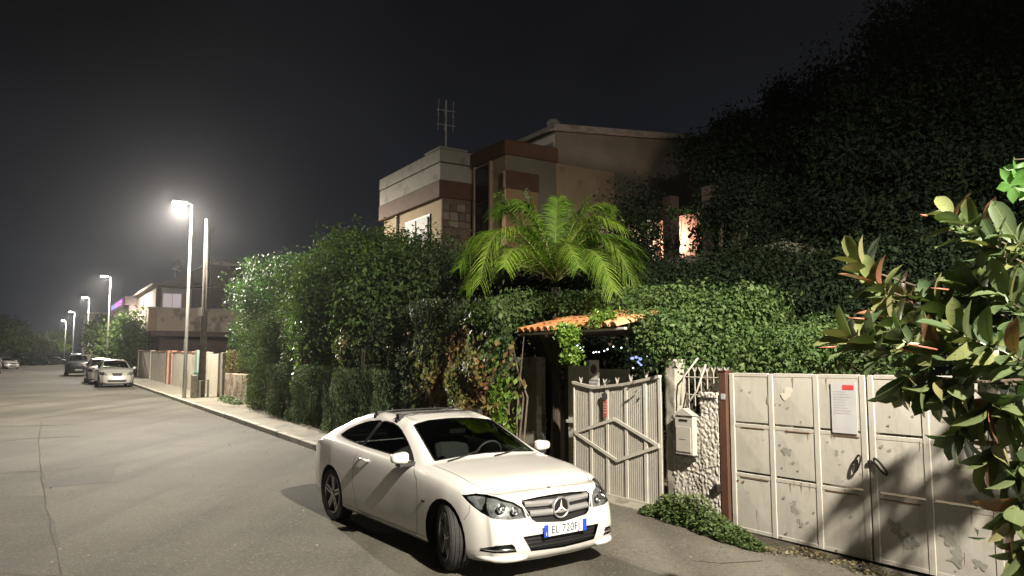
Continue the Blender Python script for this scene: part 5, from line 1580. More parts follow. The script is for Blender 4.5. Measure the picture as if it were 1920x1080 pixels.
# ================================================================== CARS
coupe()
hatch_sp, suv_sp, sal_sp = simple_specs()
HEAD = math.atan2(-AY, -AX)
silver_p = mat('silver_paint', (.30, .30, .265), rough=.32, metal=.3, coat=.8)
def car_at(spec, name, s_, n_, rot, paint, label, plate=True):
    x, y = SN(s_, n_); return far_car(spec, name, x, y, rot, paint, label, None, plate)
car_at(hatch_sp, 'parked_hatchback', 33.6, -1.05, HEAD, silver_p, 'silver hatchback parked by the kerb, nearest of the distant row')
car_at(hatch_sp, 'parked_hatchback', 40.2, -1.25, HEAD, mat('champagne_paint', (.26, .25, .21), rough=.35, metal=.3, coat=.8), 'second silver hatchback, tucked behind the nearest one')
car_at(suv_sp, 'parked_van', 55, -1.9, HEAD, mat('dark_green_paint', (.03, .04, .035), rough=.3, coat=.8), 'dark boxy off-roader parked last in the distant row')
car_at(sal_sp, 'parked_saloon', 144.4, -3.5, R(4), mat('blue_paint', (.05, .11, .18), rough=.3, coat=.8), 'light blue car standing side-on at the far junction', False)
car_at(sal_sp, 'parked_saloon', 143, -.6, R(5), mat('grey_paint', (.10, .11, .10), rough=.3, coat=.8), 'dark grey car right of the light blue one at the junction', False)
car_at(sal_sp, 'white_saloon', 97.4, -7.7, R(-35), mat('white_car_paint', (0, 0, 0)), 'white car at the far left, turning across the road', False)
car_at(hatch_sp, 'dark_hatchback', 62.5, -8.1, math.atan2(AY, AX), mat('black_paint', (.012, .012, .014), rough=.3, coat=.8), 'black car cut off by the left edge of the picture', False)
# ================================================================== VEGETATION
L_hedge = leafmat('hedge_leaf', [(0, (.045, .075, .026)), (.5, (.080, .135, .042)), (1, (.135, .19, .060))], rough=.7, trans=.2, spec=.2)
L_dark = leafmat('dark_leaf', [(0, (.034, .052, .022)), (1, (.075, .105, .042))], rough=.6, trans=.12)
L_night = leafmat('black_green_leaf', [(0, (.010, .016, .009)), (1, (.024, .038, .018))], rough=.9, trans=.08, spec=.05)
L_glossy = leafmat('glossy_leaf', [(0, (.035, .07, .032)), (1, (.08, .14, .055))], rough=.6, trans=.2, spec=.25)
L_red = leafmat('creeper_leaf', [(0, (.17, .08, .036)), (.3, (.18, .12, .045)), (.65, (.16, .15, .045)), (1, (.09, .14, .04))], rough=.55, trans=.25)
L_lime = leafmat('lime_leaf', [(0, (.09, .18, .028)), (1, (.20, .30, .045))], rough=.45, trans=.3)
L_vine = leafmat('vine_leaf', [(0, (.040, .074, .024)), (.6, (.072, .122, .036)), (1, (.125, .175, .05))], rough=.6, spec=.3, trans=.28)
L_weed = leafmat('weed_leaf', [(0, (.045, .085, .025)), (1, (.12, .16, .05))], rough=.55, trans=.25)
L_drygr = leafmat('weeping_leaf', [(0, (.055, .09, .042)), (1, (.115, .16, .07))], rough=.75, trans=.2, spec=.15)
L_far = leafmat('far_leaf', [(0, (.02, .035, .014)), (1, (.06, .08, .03))], rough=.8, trans=.2, spec=.15)

def ell(px, py, Y, rx, ry, rz): return (at(px, py, Y), (rx, ry, rz))
def ground_at(p): return (p[0], p[1], gz(p[0], p[1]))

# a plain garden wall hidden in the hedge
GW = Fr('garden_wall', 0, 2.6, gz(*SN(0, 2.6)), 'old garden wall buried inside the tall hedge', 'wall')
for s_ in frange(-4.4, 9.6, 2.0): GW.b('wall_bay', M_conc, s_ + .004, s_ + 1.996, 2.7, 2.9, gz(*SN(s_, 2.6)) - .2, gz(*SN(s_, 2.6)) + 2.0)
# each tree of the hedge
def hedge_tree(px, py, Y, r_, cr, n_, m, label, lsize=.105, extra=(), name='hedge_tree', group='trees of the tall hedge', per=48, surf=.62, asp=.5, rr=.28):
    es = [ell(px, py, Y, *r_)] + [ell(*e_) for e_ in extra]
    b = es[0][0]
    return tree(name, label, 'tree', (b.x, b.y, gz(b.x, b.y)), es, n_, per, rr, lsize, m, M_bark, group, .12, surf, 7, asp)
hedge_tree(500, 545, 27.5, (1.0, 1.2, 1.1), 0, 260, L_glossy, 'glossy-leaved tree at the far left end of the tall hedge', .10, ((475, 600, 27.8, .7, .9, 1.4), (560, 530, 26.8, 1.1, 1.1, .9)), rr=.26)
hedge_tree(560, 640, 24.8, (1.6, 1.0, 1.6), 0, 420, L_drygr, 'feathery dark green conifer with a rounded outline, left part of the hedge', .07, ((510, 690, 25.2, 1.0, .9, 1.5), (600, 600, 24, 1.0, 1.0, 1.3)), asp=.25, rr=.24)
hedge_tree(660, 530, 21.5, (1.4, 1.3, 1.2), 0, 480, L_hedge, 'broad leafy tree in the middle left of the hedge', .115, ((620, 570, 22, 1.1, 1.0, 1.1), (690, 512, 22.5, 1.0, 1.0, .75), (650, 620, 21.5, 1.0, .9, .9)))
hedge_tree(715, 480, 23.5, (1.2, 1.2, .72), 0, 300, L_hedge, 'highest tree of the hedge, dark against the villa window', .115, ((660, 480, 23.5, .8, .8, .7), (795, 492, 22.8, .9, .9, .7)))
hedge_tree(770, 560, 18.6, (1.5, 1.2, 1.15), 0, 520, L_hedge, 'dense leafy tree in the middle of the hedge', .115, ((720, 600, 19.2, 1.2, 1.0, 1.0), (830, 590, 17.6, 1.0, 1.0, .9), (775, 530, 19.5, 1.2, 1.0, .75)))
hedge_tree(860, 520, 17.8, (1.1, 1.0, .8), 0, 200, L_dark, 'dark tree left of the palm', .075, ((900, 560, 16.5, .9, .9, .7), (930, 590, 15.5, .8, .8, .5)))
# creeper face
def face_leaves(name, label, cat, s0_, s1_, z0_, z1_, n_, m, lsize, depth=.28, n0_=1.30, group=None, wave=.18, asp=.7, down=True, zfun=None, kind=None, len_fade=False):
    ss = rng.uniform(s0_, s1_, n_); zz = rng.uniform(z0_, z1_, n_)
    if zfun is not None:
        zz = np.array([z0_ + (zfun(a) - z0_) * (z - z0_) / (z1_ - z0_) for a, z in zip(ss, zz)])
    if len_fade:
        ss = (s0_ + s1_) / 2 + np.clip(rng.normal(0, (s1_ - s0_) / 3.6, n_), -(s1_ - s0_) * .75, (s1_ - s0_) * .75)
        zz = np.clip((z0_ + z1_) / 2 + rng.normal(0, (z1_ - z0_) / 3.4, n_) + .12 * np.sin(ss * 4.1), .06, z1_ * 1.3)
    w_ = np.sin(ss * 2.1 + zz * 1.3) * wave + np.sin(ss * 5.3 - zz * 3.1) * wave * .5 + np.sin(zz * 7 + ss * 1.7) * wave * .35
    nn2 = n0_ + w_ + np.abs(rng.normal(0, depth, n_))
    b = S((s0_ + s1_) / 2, n0_, 0)
    P = np.array([tuple(S(a, c_, z) - b) for a, c_, z in zip(ss, nn2, zz)])
    N = rng.normal(size=(n_, 3)) * .5 + np.array([-BX, -BY, .35])
    D = rng.normal(size=(n_, 3)) * .4 + np.array([0, 0, -1.0])
    tone = np.clip(.5 + .35 * np.sin(ss * 3.3 + zz * 2.2) + rng.normal(0, .22, n_), 0, 1)
    root = empty(name, b, 0, label, cat, group)
    if kind: root['kind'] = kind
    mesh_obj('foliage', leaf_mesh('foliage', P, unit(N), lsize, asp, tone, m, D=D), root)
    for k in range(max(3, int((s1_ - s0_) / .7))):
        a = rnd.uniform(s0_, s1_)
        MB().tube([S(a, n0_ + .3, 0) - b, S(a + rnd.uniform(-.2, .2), n0_ + .35, (z1_) * .5) - b, S(a + rnd.uniform(-.5, .5), n0_ + .2, z1_ * .85) - b], [.025, .018, .008], 5).build('stem', M_bark, root)
    return root
face_leaves('ivy_hedge', 'dark ivy hanging over the left half of the garden wall down to the pavement', 'hedge', 2.5, 12.4, .05, 3.4, 26000, L_hedge, .075, .25, 1.35)
face_leaves('weeping_shrub', 'fine-leaved green shrub hanging to the pavement below the dark ivy', 'shrub', -1.2, 8.0, .02, 1.7, 20000, L_drygr, .085, .16, 1.02, wave=.10, asp=.22)
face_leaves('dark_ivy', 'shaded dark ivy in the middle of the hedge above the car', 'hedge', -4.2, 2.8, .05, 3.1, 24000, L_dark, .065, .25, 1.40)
face_leaves('red_creeper', 'reddish-brown autumn creeper on the hedge behind the roof of the white car', 'creeper', -5.3, -2.9, .9, 2.15, 4200, L_red, .095, .10, 1.12, wave=.14, len_fade=True)
face_leaves('red_creeper', 'small patch of red leaves high in the middle of the hedge', 'creeper', .6, 1.9, 2.0, 2.55, 420, L_red, .085, .08, 1.0, len_fade=True)
face_leaves('lime_creeper', 'bright lime green creeper at the right end of the hedge, beside the dark opening', 'creeper', -5.75, -5.1, .15, 1.75, 1100, L_lime, .085, .08, 1.15, wave=.08, len_fade=True)
face_leaves('lime_creeper', 'bright green trailing leaves by the porch tiles at the hedge corner', 'creeper', -5.75, -5.15, 1.6, 2.75, 900, L_vine, .075, .10, 1.2, wave=.08, len_fade=True)
face_leaves('hanging_ivy', 'pale trailing strand of ivy hanging in the left part of the hedge', 'creeper', 5.0, 5.5, 1.6, 3.6, 500, L_lime, .075, .08, .98, wave=.1, len_fade=True)

# vine over the porch and the pier
def vine(label, es, n_, per, ls, rr=.16, m=None, surf=.5, name='climbing_vine'):
    b = es[0][0]; b = Vector((b.x, b.y, gz(b.x, b.y)))
    return tree(name, label, 'climber', b, es, n_, per, rr, ls, m or L_vine, M_bark, None, .05, surf, 8, .5, None, False)
vine('bushy climbing plant spreading over the pier and wall right of the porch', [ell(1330, 612, 11.0, .75, .45, .34), ell(1250, 590, 11.4, .55, .45, .20), ell(1400, 640, 10.9, .6, .4, .36), ell(1290, 650, 10.9, .42, .3, .25), ell(1395, 580, 11.0, .4, .4, .2), ell(1290, 575, 11.2, .4, .4, .16), ell(1258, 640, 10.35, .20, .16, .17), ell(1240, 618, 10.6, .22, .2, .14)], 560, 60, .065)
vine('climbing plant trailing along the top of the beige gate', [ell(1480, 660, 10.0, .42, .4, .26), ell(1430, 685, 10.1, .4, .35, .16), ell(1550, 640, 10.4, .35, .35, .22), ell(1630, 660, 9.8, .45, .4, .22)], 230, 55, .06)
vine('climbing plant lying on the porch tiles', [ell(1010, 572, 13.5, .65, .5, .14), ell(940, 590, 13.4, .5, .5, .2), ell(1090, 568, 13.1, .5, .4, .12), ell(1160, 566, 12.7, .5, .4, .12), ell(1215, 566, 12.2, .3, .3, .14)], 320, 55, .065, .12)
vine('leafy spray hanging over the middle of the porch tiles', [ell(1130, 595, 10.9, .16, .12, .10), ell(1065, 625, 11.2, .13, .1, .13), ell(1072, 655, 11.2, .07, .07, .16), ell(1125, 612, 10.9, .08, .08, .08)], 42, 40, .06, .07, L_lime)

# weeds
def weeds(name, label, spots, n_, ls, m, h_=.35):
    b = S(*spots[0][:2], 0); P = []; N = []; D = []
    for (s_, n2, r_, hh) in spots:
        k = int(n_ * r_ / sum(q[2] for q in spots))
        for _ in range(k):
            a = rnd.uniform(0, 6.28); q = r_ * math.sqrt(rnd.random()); top = hh * (1 - (q / r_) ** 2 * .7)
            p = S(s_ + q * math.cos(a), n2 + q * math.sin(a) * .55, rnd.random() ** .7 * top + .01) - b
            P.append(tuple(p)); N.append((rnd.gauss(0, .6), rnd.gauss(0, .6) - .2, 1)); D.append((rnd.gauss(0, 1), rnd.gauss(0, 1), rnd.uniform(0, .8)))
    root = empty(name, b, 0, label, 'weeds')
    mesh_obj('foliage', leaf_mesh('foliage', np.array(P), unit(np.array(N)), ls, .45, None, m, D=np.array(D)), root)
    mb = MB()
    for (s_, n2, r_, hh) in spots:
        for _ in range(6):
            p0 = S(s_ + rnd.uniform(-.1, .1), n2, 0) - b
            mb.tube([p0, p0 + Vector((rnd.uniform(-.1, .1), rnd.uniform(-.1, .1), hh * .8))], [.005, .002], 4)
    mb.build('stem', M_bark, root)
weeds('weed_clump', 'thick green weeds growing at the foot of the roughcast wall', [(-8.75, 1.80, .26, .30), (-9.05, 1.72, .35, .38), (-9.35, 1.72, .34, .42), (-9.7, 1.62, .32, .26), (-10.05, 1.55, .30, .18), (-8.55, 1.72, .22, .14), (-10.35, 1.50, .2, .10)], 5600, .052, L_weed)
weeds('weed_clump', 'small green weeds on the pavement below the crumbling wall', [(14.2, 1.35, .6, .4), (15.4, 1.35, .5, .35), (13.2, 1.3, .5, .3), (16.2, 1.4, .3, .3)], 2600, .08, L_weed)
weeds('dry_weeds', 'sparse dry weeds in front of the beige gate', [(-10.9, 1.75, .3, .08), (-11.5, 1.75, .35, .06), (-10.6, 1.55, .2, .07)], 260, .04, leafmat('dry_leaf', [(0, (.16, .12, .06)), (1, (.24, .19, .10))]))
face_leaves('dry_bush', 'reddish bare brushwood on top of the crumbling wall', 'bush', 14.6, 16.9, 1.25, 2.1, 1400, L_red, .07, .12, 1.6, wave=.05)

# dark garden trees on the right
def gap_keep(base):
    b = np.array([base[0], base[1], base[2]])
    def k(cc):
        w = cc + b
        c_, s_ = math.cos(PITCH), math.sin(PITCH)
        z = w[:, 2] - CAM_H; Z = w[:, 1] * c_ + z * s_; Y = -w[:, 1] * s_ + z * c_
        u = 960 + 1440 * w[:, 0] / Z; v = 540 - 1440 * Y / Z
        return ~((u > 1243) & (u < 1322) & (v > 372) & (v < 492))
    return k
def dark_tree(label, es, n_, per, ls, rr=.45, m=None, surf=.45, r0=.2, trunk=True):
    b = es[0][0]
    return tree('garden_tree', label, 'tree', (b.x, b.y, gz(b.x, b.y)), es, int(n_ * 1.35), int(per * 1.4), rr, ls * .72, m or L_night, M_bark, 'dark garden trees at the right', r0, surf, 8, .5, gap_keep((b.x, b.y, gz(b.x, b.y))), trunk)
def lobes(cs, k, spread, r0, r1):
    out = []
    for (px, py, Y, rr_) in cs:
        out.append(ell(px, py, Y, rr_, rr_ * .8, rr_ * .8))
        for _ in range(k):
            a = rnd.uniform(0, 6.28); q = rnd.uniform(.6, 1.15) * rr_ * 1440 / Y
            r_ = rnd.uniform(r0, r1)
            out.append(ell(px + q * math.cos(a), py + q * math.sin(a) * .85, Y + rnd.uniform(-.8, .8), r_, r_ * .8, r_ * .7))
    return out
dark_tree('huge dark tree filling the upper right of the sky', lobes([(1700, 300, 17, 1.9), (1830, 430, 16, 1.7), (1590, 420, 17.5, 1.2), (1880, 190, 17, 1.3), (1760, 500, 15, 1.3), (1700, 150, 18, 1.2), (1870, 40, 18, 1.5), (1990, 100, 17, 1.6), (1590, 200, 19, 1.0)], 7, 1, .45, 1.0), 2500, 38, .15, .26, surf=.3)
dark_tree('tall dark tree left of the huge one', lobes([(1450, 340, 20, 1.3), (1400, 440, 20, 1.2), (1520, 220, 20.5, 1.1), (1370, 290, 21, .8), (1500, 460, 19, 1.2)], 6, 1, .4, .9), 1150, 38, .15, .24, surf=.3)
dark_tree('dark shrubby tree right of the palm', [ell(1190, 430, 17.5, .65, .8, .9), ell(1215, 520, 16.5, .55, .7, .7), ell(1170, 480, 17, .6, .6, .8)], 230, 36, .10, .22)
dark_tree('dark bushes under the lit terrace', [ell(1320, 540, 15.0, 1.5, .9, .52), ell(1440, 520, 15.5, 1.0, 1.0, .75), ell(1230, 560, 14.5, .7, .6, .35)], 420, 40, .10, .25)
dark_tree('added near-black shrubs that keep the yard under the porch roof dark', [ell(1040, 700, 15.8, .9, .5, 1.4), ell(1150, 700, 15.4, .9, .5, 1.5), ell(1235, 690, 15.0, .6, .5, 1.4), ell(985, 680, 16.2, .6, .5, 1.3)], 330, 40, .13, .25)  # added to hide lit walls; near-black leaves stand in for the yard's shade
dark_tree('added near-black shrubs that keep the space behind the palm foot dark', [ell(1040, 560, 15.2, .8, .4, .45), ell(960, 545, 15.5, .7, .4, .5), ell(1120, 560, 15.2, .7, .4, .4), ell(900, 520, 16, .5, .4, .5)], 240, 36, .10, .22)  # added over a pale wall so the gap behind the palm reads dark
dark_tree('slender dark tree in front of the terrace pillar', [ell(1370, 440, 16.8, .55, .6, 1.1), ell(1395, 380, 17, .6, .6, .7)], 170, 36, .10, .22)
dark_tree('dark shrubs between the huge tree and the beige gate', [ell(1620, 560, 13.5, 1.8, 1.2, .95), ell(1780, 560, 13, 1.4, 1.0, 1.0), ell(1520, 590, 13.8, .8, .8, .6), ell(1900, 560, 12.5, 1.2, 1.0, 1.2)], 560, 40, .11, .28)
tree('garden_tree', 'thin leafy twigs catching the pink light of the terrace', 'tree', (4.0, 17.4, .31), [ell(1212, 432, 17.2, .28, .3, .30), ell(1290, 395, 17.2, .28, .3, .10), ell(1325, 420, 17.6, .12, .2, .45), ell(1262, 400, 17.2, .08, .2, .10)], 34, 22, .09, .085, L_hedge, M_bark, 'dark garden trees at the right', .04, .3, 3)

# far trees
def far_tree(label, es, n_, ls, m, group='trees along the far end of the street'):
    b = es[0][0]
    return tree('street_tree', label, 'tree', (b.x, b.y, gz(b.x, b.y)), es, n_, 30, .5, ls, m, M_bark, group, .15, .5, 4, .6)
far_tree('light green tree below the violet sign, left of the second lamp', [ell(192, 618, 74, 1.1, 1.2, 1.1), ell(190, 640, 74, 1.2, 1.0, 1.3)], 150, .30, L_far)
far_tree('dark tree between the second lamp and the corner house', [ell(222, 640, 72, 1.4, 1.2, 1.8), ell(248, 620, 70, .8, 1.0, 1.5), ell(235, 658, 66, 1.3, 1.0, 1.6)], 260, .28, L_hedge)
far_tree('hedge tree rising beside the corner house canopy', [ell(248, 640, 60, .9, .9, 2.0)], 130, .22, L_hedge)
far_tree('pale tree at the left edge of the picture', [ell(8, 625, 95, 2.2, 2, 2.0), ell(30, 640, 95, 1.6, 2, 1.1)], 170, .35, L_far)
far_tree('dark round tree right of the pale one at the left edge', [ell(62, 652, 135, 2.8, 2, 2.1), ell(50, 640, 135, 1.8, 2, 2)], 190, .4, L_dark)
far_tree('small green tree in front of the lit kiosk', [ell(83, 655, 140, 1.8, 1.5, 1.9)], 120, .35, L_far)
far_tree('floodlit yellow-green tree above the kiosk', [ell(108, 637, 160, 1.9, 1.5, 2.0), ell(112, 650, 155, 2.2, 1.5, 1.0)], 150, .35, L_lime)
tag(mesh_obj('far_bushes', leaf_mesh('far_bushes', *(lambda q: (q[0], q[1], .5, .6, q[2], L_dark))(clump_points([(Vector((-100 - 12 * i, 165, 3.0)), (9, 3, 2.2)) for i in range(6)], 260, 30, .9)))), 'dark mass of bushes closing the far end of the street', 'bushes', kind='stuff')

# ------------------------------------------------------------------ palm
L_palm = leafmat('palm_leaflet', [(0, (.055, .115, .022)), (.45, (.12, .21, .028)), (.75, (.18, .28, .032)), (1, (.26, .35, .045))], rough=.5, trans=.35)
M_rach = mat('palm_rachis', (.16, .18, .05), (.2, .2, .07), rough=.5, scale=8)
pc = at(1042, 528, 13.2)
palm = empty('palm_tree', (pc.x, pc.y, gz(pc.x, pc.y)), 0, 'bright green feathery palm arching above the porch', 'palm')
PO = palm.location
mb = MB()
for (dx, dy, k) in ((0, 0, .6), (-.05, .05, .5), (.05, -.05, .5)):
    mb.tube([(dx * .3, dy * .3, -.1), (dx * .6, dy * .6, 1.5), (dx, dy, pc.z - PO.z - .1)], [.10 * k, .07 * k, .05 * k], 8)
mb.build('trunk', mat('palm_trunk', (.035, .028, .02), (.06, .048, .034), rough=.95, scale=15, bump=.8), palm)
def frond(p0, p1, p2, width=.34, nl=46, tone0=.5):
    p0, p1, p2 = Vector(p0), Vector(p1), Vector(p2)
    f = lambda t: p0 * (1 - t) ** 2 + p1 * 2 * t * (1 - t) + p2 * t * t
    pts = [f(i / 14) for i in range(15)]
    fr = MB().tube(pts, [.018 - .0155 * i / 14 for i in range(15)], 5).build('frond', M_rach, palm, True)
    nl = int(nl * 1.45); width *= 1.15
    vs = []; fs = []; tone = []
    for i in range(nl):
        t = .10 + .90 * i / (nl - 1)
        c_ = f(t); d = (f(min(1, t + .02)) - f(t - .02)).normalized()
        up = Vector((0, 0, 1)); sd = d.cross(up)
        if sd.length < .1: sd = Vector((1, 0, 0))
        sd.normalize(); nn = sd.cross(d)
        lt = rnd.uniform(-.15, .15)
        L = width * (math.sin(math.pi * min(1, .12 + t * .80)) ** .6) * rnd.uniform(.85, 1.1) + .05
        for s_ in (1, -1):
            dr = (sd * s_ * .85 + d * (.45 + .5 * t) + nn * rnd.uniform(.05, .45)).normalized()
            w_ = .012
            k = len(vs); q0 = c_.copy()
            ww = d * w_
            for j in range(4):
                u_ = j / 3
                q = q0 + dr * L * u_ + Vector((0, 0, -1)) * L * u_ * u_ * rnd.uniform(.45, .65)
                wd = ww * (1 - .85 * u_ * u_)
                vs += [tuple(q + wd), tuple(q - wd)]
            for j in range(3): fs.append((k + 2 * j, k + 2 * j + 1, k + 2 * j + 3, k + 2 * j + 2)); tone.append(min(1, max(0, tone0 + lt + rnd.uniform(-.22, .22))))
    me = bpy.data.meshes.new('leaflets'); me.from_pydata(vs, [], fs); me.update()
    a = me.attributes.new('tone', 'FLOAT', 'FACE'); a.data.foreach_set('value', np.array(tone, np.float32))
    me.materials.append(L_palm)
    o = mesh_obj('leaflets', me, fr)
    return fr
def PX(px, py, dy=0): return at(px, py, 13.2 + dy) - PO
c0 = pc - PO
for (ctl, tip, w_, t0) in (((930, 330, -.6), (900, 530, -1.1), .42, .75), ((1010, 345, -.2), (930, 400, .2), .38, .45), ((1000, 380, .2), (975, 378, .4), .36, .5),
                           ((1130, 340, -.3), (1195, 560, -.8), .44, .5), ((1080, 340, .2), (1150, 400, .6), .38, .5), ((1170, 400, .6), (1205, 500, .9), .38, .45),
                           ((900, 400, .8), (862, 500, 1.2), .36, .55), ((960, 420, -1.0), (945, 500, -1.7), .36, .6), ((1110, 400, -1.1), (1150, 545, -1.7), .40, .5),
                           ((1040, 330, .9), (1060, 390, 1.6), .36, .3), ((1050, 400, -.8), (1085, 500, -1.6), .34, .45), ((980, 440, .9), (930, 520, 1.4), .34, .3), ((1120, 450, .9), (1150, 530, 1.3), .34, .3),
                           ((985, 430, .1), (938, 366, -.1), .40, .6), ((1015, 430, .3), (985, 362, .2), .40, .5), ((1070, 430, .2), (1102, 372, .2), .40, .6), ((1095, 430, -.1), (1145, 392, -.2), .40, .6), ((1040, 420, .4), (1045, 372, .6), .36, .4), ((950, 395, .4), (880, 455, .5), .36, .5), ((915, 450, .3), (875, 540, .6), .34, .35), ((1180, 430, .2), (1200, 540, .3), .38, .4), ((1090, 360, -.4), (1170, 430, -.9), .38, .75), ((1000, 335, .5), (925, 395, .9), .36, .35), ((1120, 395, .3), (1180, 470, .5), .38, .35), ((1060, 470, .2), (1110, 405, .2), .30, .6), ((1010, 470, .0), (985, 430, -.3), .30, .4)):
    frond(c0, PX(*ctl), PX(*tip), w_, 48, t0)

# ------------------------------------------------------------------ rubber fig beside the camera
def fig_leaf_mesh(name, L=.165, W=.075, curl=.25):
    vs = []; fs = []; n_ = 7
    for i in range(n_):
        t = i / (n_ - 1); w_ = W / 2 * (math.sin(math.pi * min(1, t * .93 + .03)) ** .55) * (.95 + .1 * t)
        if i == n_ - 1: w_ = .001
        z = -curl * L * t * t
        vs += [(-w_, L * t, z + .35 * w_), (0, L * t, z), (w_, L * t, z + .35 * w_)]
    for i in range(n_ - 1):
        a = i * 3
        fs += [(a, a + 1, a + 4, a + 3), (a + 1, a + 2, a + 5, a + 4)]
    k = len(vs)
    vs += [(-.003, 0, 0), (.003, 0, 0), (.003, -.035, -.008), (-.003, -.035, -.008)]
    fs.append((k, k + 1, k + 2, k + 3))
    me = bpy.data.meshes.new(name); me.from_pydata(vs, [], fs); me.update()
    me.polygons.foreach_set('use_smooth', [True] * len(me.polygons))
    return me
def add_rib(me, L, W, curl, m_):
    k = len(me.vertices); vs = [tuple(v.co) for v in me.vertices]; fs = [tuple(p.vertices) for p in me.polygons]; nf = len(fs)
    n_ = 7
    for i in range(n_):
        t = i / (n_ - 1); z = -curl * L * t * t + .0012; w_ = .0022 * (1 - t) + .0006
        vs += [(-w_, L * t * .97, z), (w_, L * t * .97, z)]
    for i in range(n_ - 1): fs.append((k + 2 * i, k + 2 * i + 1, k + 2 * i + 3, k + 2 * i + 2))
    for q in range(1, 6):
        t = q / 6.5; z = -curl * L * t * t + .001; w_ = W * .36 * (math.sin(math.pi * t) ** .65)
        for s_ in (1, -1):
            b0 = len(vs); z2_ = -curl * L * (t + .10) ** 2 + .35 * w_ + .002
            vs += [(0, L * t, z), (0, L * t + .0018, z), (s_ * w_, L * (t + .10), z2_)]
            fs.append((b0, b0 + 1, b0 + 2))
    me2 = bpy.data.meshes.new('leaf'); me2.from_pydata(vs, [], fs); me2.update()
    me2.materials.append(m_); me2.materials.append(mat('leaf_rib', (.16, .20, .085), rough=.5))
    me2.polygons.foreach_set('use_smooth', [True] * len(me2.polygons))
    me2.polygons.foreach_set('material_index', [0] * nf + [1] * (len(fs) - nf))
    return me2
def solidleaf(name, c1, c2, rough, back):
    m = leafmat(name, [(0, c1), (1, c2)], rough=rough, trans=.12, back=back)
    t = m.node_tree
    oi = t.nodes.new('ShaderNodeObjectInfo')
    rp = [n for n in t.nodes if n.type == 'VALTORGB'][0]
    t.links.new(oi.outputs['Random'], rp.inputs['Fac'])
    return m
LF_g = solidleaf('fig_leaf_green', (.062, .105, .048), (.13, .175, .075), .42, (.11, .14, .06))
LF_y = solidleaf('fig_leaf_young', (.15, .19, .07), (.22, .24, .10), .32, (.20, .19, .09))
LF_r = solidleaf('fig_leaf_bronze', (.24, .11, .06), (.30, .17, .095), .32, (.22, .10, .06))
lm = []
for k, (L_, W_, cu) in enumerate(((.175, .088, .25), (.155, .082, .50), (.19, .090, .10))):
    for m_ in (LF_g, LF_g, LF_y, LF_r):
        me = add_rib(fig_leaf_mesh('leaf', L_, W_, cu), L_, W_, cu, m_); lm.append((m_, me))
lg = [me for m_, me in lm if m_ is LF_g]; ly = [me for m_, me in lm if m_ is LF_y]; lr = [me for m_, me in lm if m_ is LF_r]
tb = S(-14.6, .75, 0)
fig = empty('rubber_fig', tb, 0, 'glossy large-leaved fig tree with pink leaf sheaths leaning in from the right', 'tree')
mb = MB().tube([(0, 0, -.1), (-.05, .05, 1.0), (-.15, .1, 2.2)], [.09, .075, .06], 10); mb.build('trunk', M_bark, fig, True)
fork = Vector((-.15, .1, 2.0))
M_sheath = mat('leaf_sheath', (.45, .10, .07), (.55, .18, .12), rough=.4, scale=10)
tips = [(1618, 500, 4.6, 0), (1648, 535, 4.5, 0), (1700, 560, 4.6, 0), (1760, 575, 4.5, 1), (1598, 640, 4.5, 0), (1650, 650, 4.4, 1), (1700, 640, 4.3, 1), (1760, 660, 4.2, 1), (1790, 410, 4.5, 0), (1835, 430, 4.4, 1), (1870, 470, 4.3, 1), (1905, 450, 4.2, 1),
        (1830, 545, 4.4, 1), (1890, 560, 4.2, 1), (1810, 630, 4.1, 1), (1860, 650, 4.0, 1), (1905, 670, 3.9, 1), (1700, 705, 4.3, 1), (1745, 715, 4.2, 1), (1800, 720, 4.1, 1), (1850, 760, 4.0, 1), (1900, 760, 3.9, 1), (1800, 800, 4.1, 1), (1860, 840, 4.0, 1),
        (1905, 880, 3.9, 1), (1895, 960, 3.8, 1), (1915, 1030, 3.7, 1), (1670, 600, 4.5, 1), (1730, 610, 4.5, 1)]
nleaf = 0
stems = MB()
for ti, (px, py, Y, dk) in enumerate(tips):
    tip = at(px, py, Y) - tb
    a0 = fork + Vector((rnd.uniform(-.1, .1), rnd.uniform(-.1, .1), rnd.uniform(-.6, .5) + (tip.z - fork.z) * .4))
    ax = (tip - a0).normalized()
    low = py > 690
    axn = (ax + Vector((-.1, 0, .7 if not low else -.35))).normalized()
    stems.tube([a0, a0.lerp(tip, .5) + Vector((0, 0, .06)), tip - axn * .02], [.02, .012, .006], 5)
    k = 10
    for i in range(k):
        ang = i * 2.4 + rnd.uniform(-.3, .3)
        el_ = .35 + .9 * (i / k)
        base = tip - axn * (.16 * i / k)
        u = axn.orthogonal().normalized(); v = axn.cross(u)
        rad = (u * math.cos(ang) + v * math.sin(ang))
        d = (axn * math.cos(el_) + rad * math.sin(el_)).normalized()
        if low: d = (d + Vector((0, 0, -.9))).normalized()
        z_ = (rad * -math.cos(el_) + axn * math.sin(el_)).normalized()
        if z_.z < 0 and not low: z_ = (z_ + Vector((0, 0, .6))).normalized()
        x_ = d.cross(z_).normalized(); z_ = x_.cross(d)
        pool = lg
        r_ = rnd.random()
        if not low and i < 4 and dk == 0: pool = ly if r_ < .65 else lr
        elif r_ < .24: pool = ly
        elif r_ < .31: pool = lr
        sc = rnd.uniform(.9, 1.32)
        M = Matrix(((x_.x, d.x, z_.x, base.x + d.x * .03), (x_.y, d.y, z_.y, base.y + d.y * .03), (x_.z, d.z, z_.z, base.z + d.z * .03), (0, 0, 0, 1))) @ Matrix.Scale(sc, 4)
        same('leaf', rnd.choice(pool), fig, M); nleaf += 1
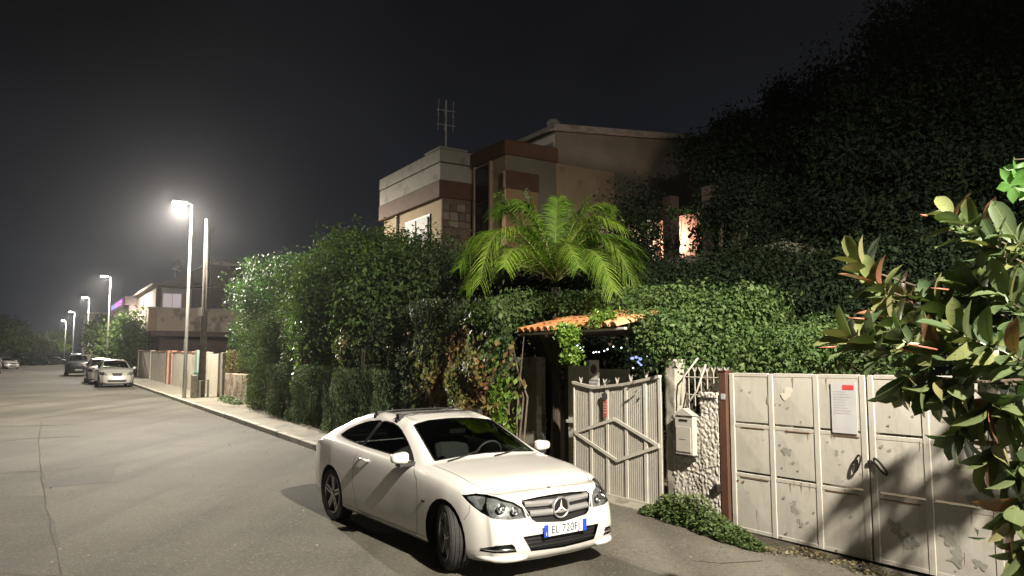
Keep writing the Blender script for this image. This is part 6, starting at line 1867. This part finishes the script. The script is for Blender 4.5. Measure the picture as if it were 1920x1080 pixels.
for (px, py, Y, dx, dz) in ((1725, 402, 4.4, .04, -.01), (1745, 540, 4.3, .10, -.01), (1590, 596, 4.4, .11, -.008), (1535, 652, 4.4, .10, .006), (1700, 645, 4.1, .16, -.03), (1690, 655, 4.2, .08, -.02)):
    p0 = at(px, py, Y) - tb
    MB().tube([p0, p0 + Vector((dx * .6, 0, dz * .6)), p0 + Vector((dx, 0, dz))], [.002, .006, .005], 6).build('leaf_sheath', M_sheath, fig, True)
stems.build('branches', M_bark, fig)
# the mass of its own leaves farther in and above, out to the right
es = [(at(1960, 560, 4.5), (.55, .5, .55)), (at(2050, 700, 4.4), (.5, .5, .7)), (at(2150, 400, 4.9), (.36, .36, .3)), (at(1990, 900, 4.1), (.22, .4, .55)), (at(2250, 300, 5.0), (.4, .4, .3)), (at(1880, 600, 4.6), (.28, .25, .28))]
P, N, tone = clump_points([(c_ - tb, r_) for c_, r_ in es], 130, 10, .09, .4)
o = mesh_obj('inner_leaves', leaf_mesh('inner_leaves', P, N, .16, .48, tone, leafmat('fig_leaf_mass', [(0, (.05, .09, .042)), (1, (.12, .165, .07))], rough=.35, trans=.12)), fig)
o['kind'] = 'stuff'
# one bright vine leaf hanging into the top right
vl = empty('hanging_vine', at(1940, 330, 3.4), 0, 'bright green vine leaf hanging into the picture at the upper right edge', 'vine')
Lv = leafmat('bright_vine_leaf', [(0, (.07, .19, .035)), (1, (.10, .24, .045))], rough=.45, trans=.35)
for (px, py, s_, rz) in ((1900, 345, .085, 20), (1905, 315, .05, -30), (1935, 350, .08, 60)):
    c_ = at(px, py, 3.4) - vl.location
    pts = []
    for k in range(30):
        a = 2 * math.pi * k / 30; rr = s_ * (.75 + .25 * math.cos(5 * a) + .05 * math.cos(15 * a))
        pts.append((rr * math.cos(a), .012 * math.sin(3 * a), rr * math.sin(a) * 1.0))
    rt = Matrix.Rotation(R(rz), 3, 'Y')
    q = [tuple(c_ + rt @ Vector(p_)) for p_ in pts]
    me = MB().add([tuple(c_ + Vector((0, .012, 0)))] + q, [(0, 1 + i, 1 + (i + 1) % 30) for i in range(30)]).mesh('leaf')
    a = me.attributes.new('tone', 'FLOAT', 'FACE'); a.data.foreach_set('value', np.full(len(me.polygons), .6, np.float32))
    mesh_obj('leaf', me, vl, Lv, True)
MB().tube([at(1898, 300, 3.4) - vl.location, (0, 0, .08), (.6, .3, .9)], .004, 5).build('tendril', M_bark, vl)

# ------------------------------------------------------------------ night haze
hb = MB().box(-260, 200, -70, 420, -3, 60).build('haze', None)
hm = bpy.data.materials.new('haze_air'); hm.use_nodes = True
t = hm.node_tree; t.nodes.clear()
o_ = t.nodes.new('ShaderNodeOutputMaterial'); pvn = t.nodes.new('ShaderNodeVolumePrincipled')
pvn.inputs['Density'].default_value = .00030; pvn.inputs['Color'].default_value = (.9, .93, 1, 1); pvn.inputs['Anisotropy'].default_value = .84
t.links.new(pvn.outputs[0], o_.inputs['Volume'])
hb.data.materials.append(hm); hb['kind'] = 'stuff'; hb['label'] = 'thin night haze that glows around the street lamps'
